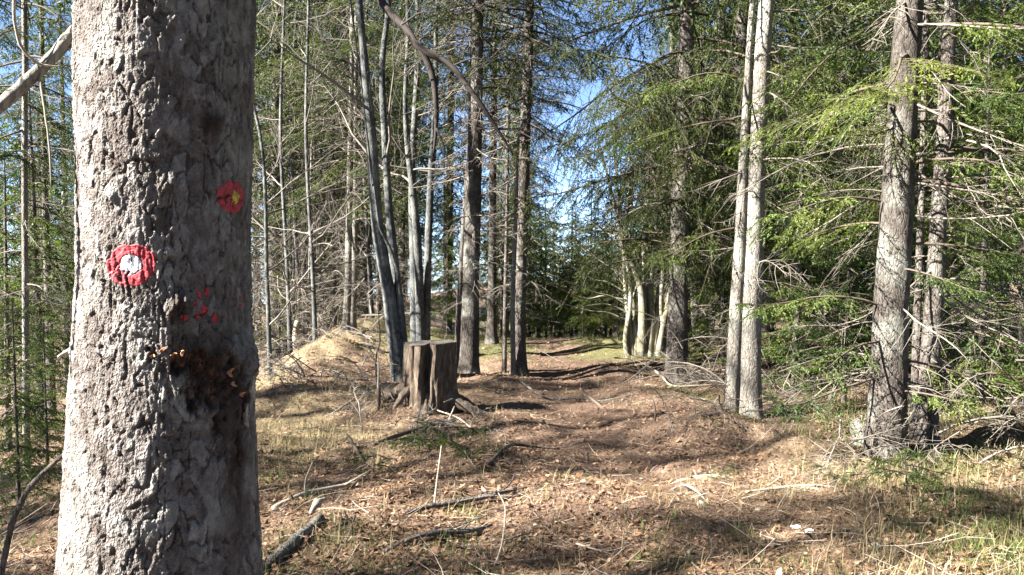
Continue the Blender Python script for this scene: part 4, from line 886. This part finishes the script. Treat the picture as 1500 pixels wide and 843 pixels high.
# ------------------------------------------------------------------ ground cover that nobody could count
def frust(n, y0, y1, rg, mx=.70, add=.8):
    y = 1 / (rg.random(n) * (1 / y0 - 1 / y1) + 1 / y1); x = rg.uniform(-1, 1, n) * (mx * y + add); return x, y
def leaves(n, seed, m, s0=.022, s1=.055):
    rg = np.random.default_rng(seed); x, y = frust(n, 3.3, 22, rg)
    cl = fbm(x * 1.6, y * 1.6, 0, 91, 3) + .25 * np.exp(-((x - .1) / 1.6) ** 2); k = rg.random(n) < .35 + .9 * sstep(-.3, .6, cl); x, y = x[k], y[k]; n = len(x)
    z = H(x, y) + rg.uniform(.002, .022, n); sz = rg.uniform(s0, s1, n); a = rg.uniform(0, 6.283, n)
    loc = np.array([[-.5, 0, .0], [-.18, .30, .14], [.2, .26, .16], [.5, 0, .06], [.2, -.26, .16], [-.18, -.30, .14]])
    P = np.repeat(loc[None], n, 0); P[:, :, 2] *= rg.uniform(-1.4, 1.6, n)[:, None]; P[:, :, 2] += (P[:, :, 0] ** 2) * rg.uniform(-.8, .9, n)[:, None]
    P *= sz[:, None, None]
    tx, ty = rg.normal(0, .38, n), rg.normal(0, .38, n)
    P[:, :, 2] += P[:, :, 0] * tx[:, None] + P[:, :, 1] * ty[:, None]
    c, s = np.cos(a)[:, None], np.sin(a)[:, None]
    V = np.stack([P[:, :, 0] * c - P[:, :, 1] * s + x[:, None], P[:, :, 0] * s + P[:, :, 1] * c + y[:, None], P[:, :, 2] + z[:, None]], -1)
    B = np.arange(n)[:, None] * 6; F = np.concatenate([B + np.array([[0, 1, 2, 3]]), B + np.array([[3, 4, 5, 0]])])
    b = MB(); b.add(V.reshape(-1, 3), F); return b.mesh('leaf_litter', m, False)
obj('leaf_litter', leaves(52000, 5, M_LEAF, .016, .048), kind='stuff', label='brown dry leaves littering the forest floor and path', category='leaf litter')

def twigs(n, seed):
    rg = np.random.default_rng(seed); x, y = frust(n, 3.3, 20, rg); K = 4
    ln = rg.uniform(.05, .20, n) * (1 + 1.8 * (rg.random(n) < .15)); a = rg.uniform(0, 6.283, n) ; u = np.linspace(-.5, .5, K)
    bend = rg.normal(0, .25, n)
    X = x[:, None] + ln[:, None] * (u * np.cos(a)[:, None] + bend[:, None] * u ** 2 * -np.sin(a)[:, None]); Y = y[:, None] + ln[:, None] * (u * np.sin(a)[:, None] + bend[:, None] * u ** 2 * np.cos(a)[:, None])
    Z = H(X, Y) + rg.uniform(.002, .02, n)[:, None] + np.abs(rg.normal(0, .25, n))[:, None] * ln[:, None] * (u + .5)
    r = rg.uniform(.0012, .0034, n)[:, None] * np.linspace(1, .5, K)
    b = MB(); b.add(*tubes(np.stack([X, Y, Z], -1), r, 3)); return b.mesh('twig_litter', M_LITTERTWIG)
obj('twig_litter', twigs(5200, 6), kind='stuff', label='small fallen twigs strewn over the forest floor', category='twigs')

def fibres(n, seed):
    rg = np.random.default_rng(seed); x, y = frust(n, 3.3, 16, rg); a = rg.uniform(0, 3.14, n); ln = rg.uniform(.015, .05, n); w_ = rg.uniform(.0012, .0022, n)
    dx, dy = np.cos(a) * ln, np.sin(a) * ln; sx, sy = -np.sin(a) * w_, np.cos(a) * w_
    z0 = H(x - dx, y - dy) + rg.uniform(.003, .016, n); z1 = H(x + dx, y + dy) + rg.uniform(.003, .022, n)
    V = np.stack([np.stack([x - dx - sx, y - dy - sy, z0], -1), np.stack([x - dx + sx, y - dy + sy, z0], -1), np.stack([x + dx, y + dy, z1], -1)], 1)
    b = MB(); b.add(V.reshape(-1, 3), np.arange(3 * n).reshape(-1, 3)); return b.mesh('needle_litter', M_FIBRE, False)
M_FIBRE = isl_mat('needle_litter', [(0, (.09, .05, .028)), (.5, (.20, .12, .07)), (1, (.40, .29, .19))], .8)
obj('needle_litter', fibres(90000, 16), kind='stuff', label='matted brown spruce needles and grass fibres covering the ground', category='needle litter')

def grass(cx, cy_, per, l0, l1, seed, m, spread=.07, wd=.0032, lean=.7):
    rg = np.random.default_rng(seed); n = len(cx) * per; i = np.repeat(np.arange(len(cx)), per)
    x = cx[i] + rg.normal(0, spread, n); y = cy_[i] + rg.normal(0, spread, n); z = H(x, y) - .004
    a = rg.uniform(0, 6.283, n); ln = rg.uniform(l0, l1, n); le = rg.uniform(.1, lean, n); w_ = wd * rg.uniform(.7, 1.5, n)
    d = np.stack([np.cos(a), np.sin(a)], -1); s = np.stack([-np.sin(a), np.cos(a)], -1)
    V = []
    for f, wf in ((0, 1), (.5, .8), (1, .08)):
        h = ln * f * np.cos(le * f); o = ln * f * np.sin(le * (.4 + f))
        for sg in (-1, 1):
            V.append(np.stack([x + d[:, 0] * o + sg * s[:, 0] * w_ * wf, y + d[:, 1] * o + sg * s[:, 1] * w_ * wf, z + h * np.maximum(.12, np.cos(le * 1.1))], -1))
    V = np.stack(V, 1); B = np.arange(n)[:, None] * 6
    b = MB(); b.add(V.reshape(-1, 3), np.concatenate([B + np.array([[0, 1, 3, 2]]), B + np.array([[2, 3, 5, 4]])])); return b.mesh('grass', m, True)
def tufts(n, fn, seed, y0=3.4, y1=19, thr=.25):
    rg = np.random.default_rng(seed); x, y = frust(n, y0, y1, rg); p = fn(x, y); k = (p > thr) & (rg.random(n) < p); return x[k], y[k]
x, y = tufts(7500, lambda x, y: straw_f(x, y) + .06, 61, thr=.0)
obj('dry_grass', grass(x, y, 22, .05, .17, 7, M_DRYGRASS, .10, .0022, 1.5), kind='stuff', label='pale dry grass flattened on the bank and beside the trees', category='dry grass')
def gf(x, y): return moss_f(x, y) * (.35 + .65 * sstep(.8, 2.0, x + .3 * np.clip(y - 9, 0, 9))) * sstep(.3, .8, path_d(x, y)) + .015
x, y = tufts(9000, gf, 62, thr=.0)
obj('green_grass', grass(x, y, 20, .035, .13, 8, M_GREENGRASS, .075, .0022, 1.2), kind='stuff', label='tufts of fresh green grass on the forest floor', category='grass')
# distinct green tufts near the camera
tx = np.array([gx(p, Y) for p, Y in ((700, 4.3), (730, 4.25), (640, 4.5), (970, 4.3), (985, 4.4), (940, 4.45), (585, 4.25), (690, 5.1), (685, 5.2), (960, 4.9), (760, 4.7))]); ty = np.array([4.3, 4.25, 4.5, 4.3, 4.4, 4.45, 4.25, 5.1, 5.2, 4.9, 4.7])
obj('green_tuft', grass(tx, ty, 50, .04, .10, 9, M_GREENGRASS, .08, .0022, 1.0), kind='stuff', label='bright grass tufts in the lower foreground of the path', category='grass')

# ------------------------------------------------------------------ single sticks, logs, stones
def stick(name, label, pts, r, m, cat='branch', lift=None, group=None, n=18, sides=7, bump=.08, forks=0, seed=0):
    """pts: (px, Y, height above ground)"""
    P = []
    for px, Y, up in pts:
        x = gx(px, Y); P.append((x, Y, float(H(x, Y)) + (up if up > .08 else up - .012)))
    o = thing(name, label, cat, P[0], 0, group); rg = np.random.default_rng(seed + 13)
    wtube('stem', P, r, m, o, sides, n, P[0], bump, seed); C = curve(P, 20)
    for k in range(forks):
        i = rg.integers(5, 19); d = C[min(i + 1, 19)] - C[i - 1]; d = d / np.linalg.norm(d) + rg.normal(0, .5, 3); d[2] = abs(d[2]) * .5; l = rg.uniform(.12, .35)
        wtube('side_twig', [tuple(C[i]), tuple(C[i] + d * l * .5), tuple(C[i] + d * l + rg.normal(0, .03, 3))], [r[0] * .45, r[0] * .3, r[0] * .12], m, o, 5, 8, P[0], .1, seed + k)
    return o
def yr(py, z=0.0): return (EYE - z) * FPX / (py - HOR)
BRN = M_BARK_G; PW = M_PALEWOOD; DK = M_LIVEWOOD
stick('fallen_branch', 'long pale fallen branch on the bank just right of the marked trunk', [(398, yr(757), .03), (440, yr(738), .04), (480, yr(727), .03), (522, yr(718), .03)], [.022, .02, .016, .010], PW, forks=2, seed=1)
stick('short_log', 'short dark log with pale broken end at the bottom beside the marked trunk', [(370, yr(838), .01), (420, yr(808), .015), (468, yr(780), .02)], [.032, .031, .027], BRN, 'log', sides=12, seed=2)
stick('wood_chunk', 'bleached white splinter of wood lying on the end of the short log', [(452, yr(792), .11), (462, yr(786), .13), (474, yr(778), .12)], [.012, .026, .008], PW, 'wood', sides=6, seed=3)
stick('broken_stub', 'dark curved stub poking up from the slope below the stump', [(533, yr(668), .0), (515, yr(657), .05), (506, yr(655), .11)], [.018, .016, .010], DK, seed=4)
stick('thin_stick', 'thin grey stick leaning upright in the slope between stump and foreground', [(634, yr(752), -.02), (640, yr(748), .18), (646, yr(744), .36)], [.007, .006, .004], PW, seed=5)
stick('charred_stake', 'upright stake left of the stump, black below and pale above', [(553, 8.5, -.05), (554, 8.5, .20), (553, 8.5, .22)], [.022, .020, .012], DK, 'stake', seed=6)
stick('stake_tip', 'pale broken tip of the stake left of the stump', [(553, 8.5, .2), (554, 8.5, .40), (553, 8.5, .60)], [.012, .010, .003], PW, 'stake', seed=7)
stick('fallen_branch', 'dark crooked branch crossing the lower slope left of the path', [(585, yr(770), .02), (640, yr(757), .05), (700, yr(748), .05), (756, yr(738), .06)], [.018, .02, .017, .012], BRN, forks=3, seed=8)
stick('fallen_branch', 'dark long branch lying below the stump across the slope', [(545, yr(652), .03), (600, yr(636), .05), (650, yr(628), .05), (690, yr(636), .03)], [.018, .02, .018, .010], DK, forks=3, seed=9)
stick('debarked_stick', 'smooth pale debarked stick lying across the path', [(985, yr(697), .0), (1020, yr(694), .012), (1060, yr(693), .012), (1093, yr(696), .0)], [.015, .021, .02, .012], PW, seed=10, bump=.04)
stick('broken_stub', 'dark stick pointing up from the middle of the path', [(887, yr(596), .0), (868, yr(590), .07), (850, yr(590), .19)], [.018, .015, .009], DK, seed=11)
stick('fallen_branch', 'pale curved branch on the ground left of the twin fir', [(960, yr(556), .12), (972, yr(566), .06), (988, yr(572), .03), (1040, yr(570), .05), (1070, yr(568), .05)], [.014, .016, .015, .012, .008], PW, seed=12)
stick('broken_stub', 'small dark upright stub in the path before the coppice', [(960, yr(628), 0), (961, yr(628), .10), (958, yr(628), .22)], [.012, .010, .006], DK, seed=13)
stick('fallen_branch', 'brown root-like branch arching over the hummock in the path', [(985, yr(712), .02), (1005, yr(715), .06), (1025, yr(728), .05), (1040, yr(738), .0)], [.010, .011, .010, .006], BRN, seed=14)
stick('broken_stub', 'tiny reddish stub in the middle of the path', [(860, yr(668), -.01), (861, yr(668), .04), (860, yr(668), .085)], [.014, .013, .010], DK, seed=15)
stick('thin_stick', 'pale stick leaning against the roots in front of the stump', [(645, yr(640), .0), (655, yr(622), .04), (668, yr(605), .12), (650, 8.2, .2)], [.010, .010, .009, .006], PW, seed=16)
stick('thin_stick', 'thin pale stick lying right in front of the stump', [(690, yr(628), .02), (670, yr(617), .05), (640, yr(612), .06)], [.009, .009, .006], PW, seed=17)
stick('fallen_branch', 'brown branch with side twigs in the needle litter right of the stump', [(760, yr(570), .03), (800, yr(582), .04), (850, yr(584), .05), (880, yr(590), .02)], [.014, .015, .013, .008], BRN, forks=4, seed=18)
stick('fallen_branch', 'grey branch lying along the left side of the path', [(715, yr(690), .03), (745, yr(668), .05), (780, yr(655), .04), (820, yr(652), .02)], [.013, .015, .013, .007], BRN, forks=3, seed=19)
stick('thin_stick', 'pale curved twig at the bottom of the path', [(845, yr(790), .02), (870, yr(797), .03), (900, yr(800), .01)], [.006, .007, .004], PW, seed=20)
stick('thin_stick', 'curved grey twig standing in the litter at the lower middle', [(722, yr(815), .0), (735, yr(800), .06), (740, yr(780), .14), (730, yr(770), .2)], [.006, .006, .005, .003], PW, seed=21)
stick('fallen_branch', 'brown branch across the bottom left of the trail', [(560, yr(812), .02), (620, yr(800), .04), (680, yr(788), .05), (720, yr(775), .03)], [.014, .016, .014, .008], BRN, forks=3, seed=22)
stick('fallen_branch', 'bleached twiggy branch on the grass right of the path', [(1095, yr(722), .02), (1140, yr(720), .05), (1190, yr(724), .06), (1230, yr(728), .03)], [.008, .010, .008, .004], PW, forks=5, seed=23)
stick('dead_sapling', 'bare sapling bowing across the lower left corner in front of the slope', [(-30, 3.3, -.05), (0, 3.25, .42), (28, 3.2, .65), (60, 3.15, .78), (105, 3.1, .88), (170, 3.0, .95)], [.012, .012, .011, .010, .008, .005], M_BARK_G, 'sapling', seed=24, n=30)
stick('broken_snag', 'pale snapped snag standing in the thicket beyond the crest', [(434, 15.6, -.1), (432, 15.6, .3), (436, 15.6, .62)], [.085, .07, .05], PW, 'snag', seed=25, sides=10)
stick('thin_stick', 'thin grey dead stem arching up left of the fused beech', [(552, 9.6, -.02), (550, 9.6, .3), (556, 9.6, .55), (553, 9.6, .95)], [.012, .010, .009, .004], BRN, seed=26)
stick('cut_log', 'sawn pale log end showing among the dead twigs on the right', [(1416, 7.6, .50), (1422, 8.3, .45), (1430, 9.2, .30)], [.055, .055, .06], PW, 'log', sides=14, seed=27, bump=.02)

def rock(name, label, cat, px, Y, r, sq, m, seed, up=.3):
    x = gx(px, Y); z = float(H(x, Y)); nu, nv = 22, 14
    a, b_ = np.meshgrid(np.arange(nu) / nu * 2 * np.pi, np.linspace(-1.57, 1.57, nv)); D = np.stack([np.cos(b_) * np.cos(a), np.cos(b_) * np.sin(a), np.sin(b_)], -1)
    rr = r * (1 + .28 * fbm(D[..., 0] * 1.6 + seed, D[..., 1] * 1.6, D[..., 2] * 1.6, seed, 3)); V = D * rr[..., None] * np.array(sq); I = np.arange(nu * nv).reshape(nv, nu)
    F = np.stack([I[:-1], np.roll(I[:-1], -1, 1), np.roll(I[1:], -1, 1), I[1:]], -1).reshape(-1, 4)
    b = MB(); b.add(V.reshape(-1, 3), F); return obj(name, b.mesh(name, m, True), None, (x, Y, z + up * r), label=label, category=cat)
m, t = mat('stone'); c = coords(t); princ(t, ramp(t, noise(t, c, 24, 5, .7), [(.35, (.16, .15, .14)), (.65, (.40, .38, .35))]), .85, noise(t, c, 40, 5), .6, .01); M_STONE = m
rock('root_stub', 'small weathered root stub at the left foot of the stout spruce', 'stub', 1262, 7.1, .10, (.75, .75, 1.5), M_BARK_P, 3, .7)
rock('pebble', 'whitish pebble on the path edge at the lower right', 'stone', 1288, yr(806), .028, (1.2, 1, .8), M_PALEWOOD, 4)
rock('pebble', 'small white pebble near the debarked stick', 'stone', 1030, yr(745), .024, (1.2, 1, .8), M_PALEWOOD, 5)
rock('pebble', 'white pebble right of the path hummock', 'stone', 1115, yr(751), .02, (1.2, 1, .8), M_PALEWOOD, 6)
rock('spruce_cone', 'dark brown cone beside the whitish pebble', 'cone', 1314, yr(807), .032, (1.3, .9, .9), M_LIVEWOOD, 7)
def scrap(label, px, py, s, seed):
    Y = yr(py); x = gx(px, Y); rg = np.random.default_rng(seed); n = 5; u, v = np.meshgrid(np.linspace(-.5, .5, n), np.linspace(-.5, .5, n))
    P = np.stack([u * s, v * s * .7, .02 + .4 * s * np.abs(fbm(u * 3, v * 3, seed, seed, 2))], -1).reshape(-1, 3) + rg.normal(0, .003, (n * n, 3)); I = np.arange(n * n).reshape(n, n)
    b = MB(); b.add(P, np.stack([I[:-1, :-1], I[1:, :-1], I[1:, 1:], I[:-1, 1:]], -1).reshape(-1, 4)); obj('paper_scrap', b.mesh('paper_scrap', M_WHITE), None, (x, Y, float(H(x, Y))), label=label, category='litter')
scrap('left one of two white paper scraps at the lower right of the path', 1170, 781, .05, 3); scrap('right one of two white paper scraps at the lower right of the path', 1190, 787, .045, 5)

# seedlings: low green spruce sprays
def seedling(label, px, Y, s, seed, m=M_NEEDLE_Y, n=6):
    rg = np.random.default_rng(seed); x = gx(px, Y); o = thing('spruce_seedling', label, 'seedling', (x, Y, float(H(x, Y)))); nb, wb = MB(), MB()
    wb.add(*tubes(np.array([[(0, 0, -.03), (.01, 0, .12 * s), (.0, .01, .26 * s)]]), np.array([[.006, .005, .002]]), 5))
    for k in range(n): place(pick(LIB_HI, .5, rg), nb, wb, rg.uniform(.06, .24) * s, k * 6.28 / n + rg.normal(0, .3), rg.uniform(.22, .40) * s, rg, tilt=rg.uniform(.1, .5))
    obj('stem', wb.mesh('stem', [M_LIVEWOOD, M_LIVEWOOD]), o); obj('needles', nb.mesh('needles', m, False), o)
seedling('green spruce seedling on the slope in front of the stump', 650, 6.75, 1.0, 1, n=7); seedling('small green seedling left of the larger one before the stump', 612, 6.9, .7, 2)
seedling('yellowish low seedling on the slope left of the seedlings before the stump', 545, 6.6, .7, 3)
seedling('small bright seedling at the right edge of the path', 1222, 5.75, .5, 4); seedling('larger bright seedling in the grass at the lower right', 1330, 5.55, 1.0, 5, n=8); seedling('tiny green sprig in the dark slope right of the seedling before the stump', 690, 6.35, .45, 6)
seedling('bright green sprig on the pale path right of the debarked stick', 1065, 6.0, .35, 7)

# ------------------------------------------------------------------ tangles of dead brush
def brush(label, px, Y, w_, h, n, seed, m=M_DEAD, base=0.0, lens=(.5, 1.4)):
    rg = np.random.default_rng(seed); x = gx(px, Y); o = thing('dead_brush', label, 'brush', (x, Y, float(H(x, Y)))); nb, wb = MB(), MB()
    for k in range(n):
        Ln = rg.uniform(*lens); place(pick(LIB_DEAD, Ln, rg), nb, wb, base + abs(rg.normal(0, h * .45)), rg.uniform(0, 6.28), Ln, rg, (rg.normal(0, w_), rg.normal(0, w_ * .6)), rg.normal(.1, .5))
    obj('twigs', wb.mesh('twigs', m), o)
brush('grey tangle of dead branches between the dark spruce and the twin fir', 1035, 10.8, .45, 1.0, 46, 1)
brush('pale tangle of dead twigs hanging at the lower right beneath the slimmer spruce', 1420, 6.6, .45, .9, 26, 2)
brush('mass of dead twigs at the right edge behind the tangle', 1480, 8.2, .7, 1.6, 42, 3)
brush('dry twig heap against the left side of the stump', 562, 8.7, .16, .22, 22, 4, M_TWIGB, 0, (.3, .6))
brush('grey dead twigs around the feet of the twin fir', 1120, 8.8, .35, .5, 26, 5)
brush('flattened pale dead brush on the far slope left of the crest', 425, 9.8, .5, .25, 40, 6, M_TWIGB, 0, (.4, .9))
brush('low twig heap on the slope in front of the stump', 640, 8.0, .5, .08, 22, 7, M_DEAD, 0, (.3, .7))
brush('small heap of dead twigs on the dark mound by the path', 1065, 7.6, .25, .12, 20, 8, M_LIVEWOOD, .05, (.3, .6))

# beige dead thicket beyond the crest
TH = []
rg = np.random.default_rng(404)
for k, (px, Y) in enumerate([(398, 13.5), (432, 14.6), (468, 16.0), (412, 17.5), (450, 18.5), (490, 17.2), (530, 17.8), (560, 19.5), (395, 20.5), (510, 21)]):
    lb = ['dense beige thicket of dead twigs right beside the marked trunk', 'beige dead thicket around the snapped snag', 'dead thicket left of the crest spruce', 'dead thicket deeper behind the snapped snag', 'dead thicket far behind the snapped snag', 'dead thicket behind the left side of the crest spruce', 'dead thicket between the crest spruce and the fused beech', 'dead thicket far behind the fused beech', 'dead thicket far beyond the slope beside the marked trunk', 'dead thicket far behind the crest spruce'][k]
    if k < 3:
        brush(lb, px, Y, .9, 2.4, 44, 50 + k, M_DEAD, .1, (.6, 1.7)); TH.append(bpy.data.objects[-1] if False else [o for o in bpy.data.objects if o.get('label') == lb][0])
    else:
        src = TH[k % 3]; x = gx(px, Y); o = thing('dead_brush', lb, 'brush', (x, Y, float(H(x, Y))), rg.uniform(0, 6.28)); c = src.children[0].copy(); COL.objects.link(c); c.parent = o

brush('thin scatter of dead twigs on the sunlit crest', 470, 12.2, .7, .06, 26, 71, M_DEAD, 0, (.3, .7))
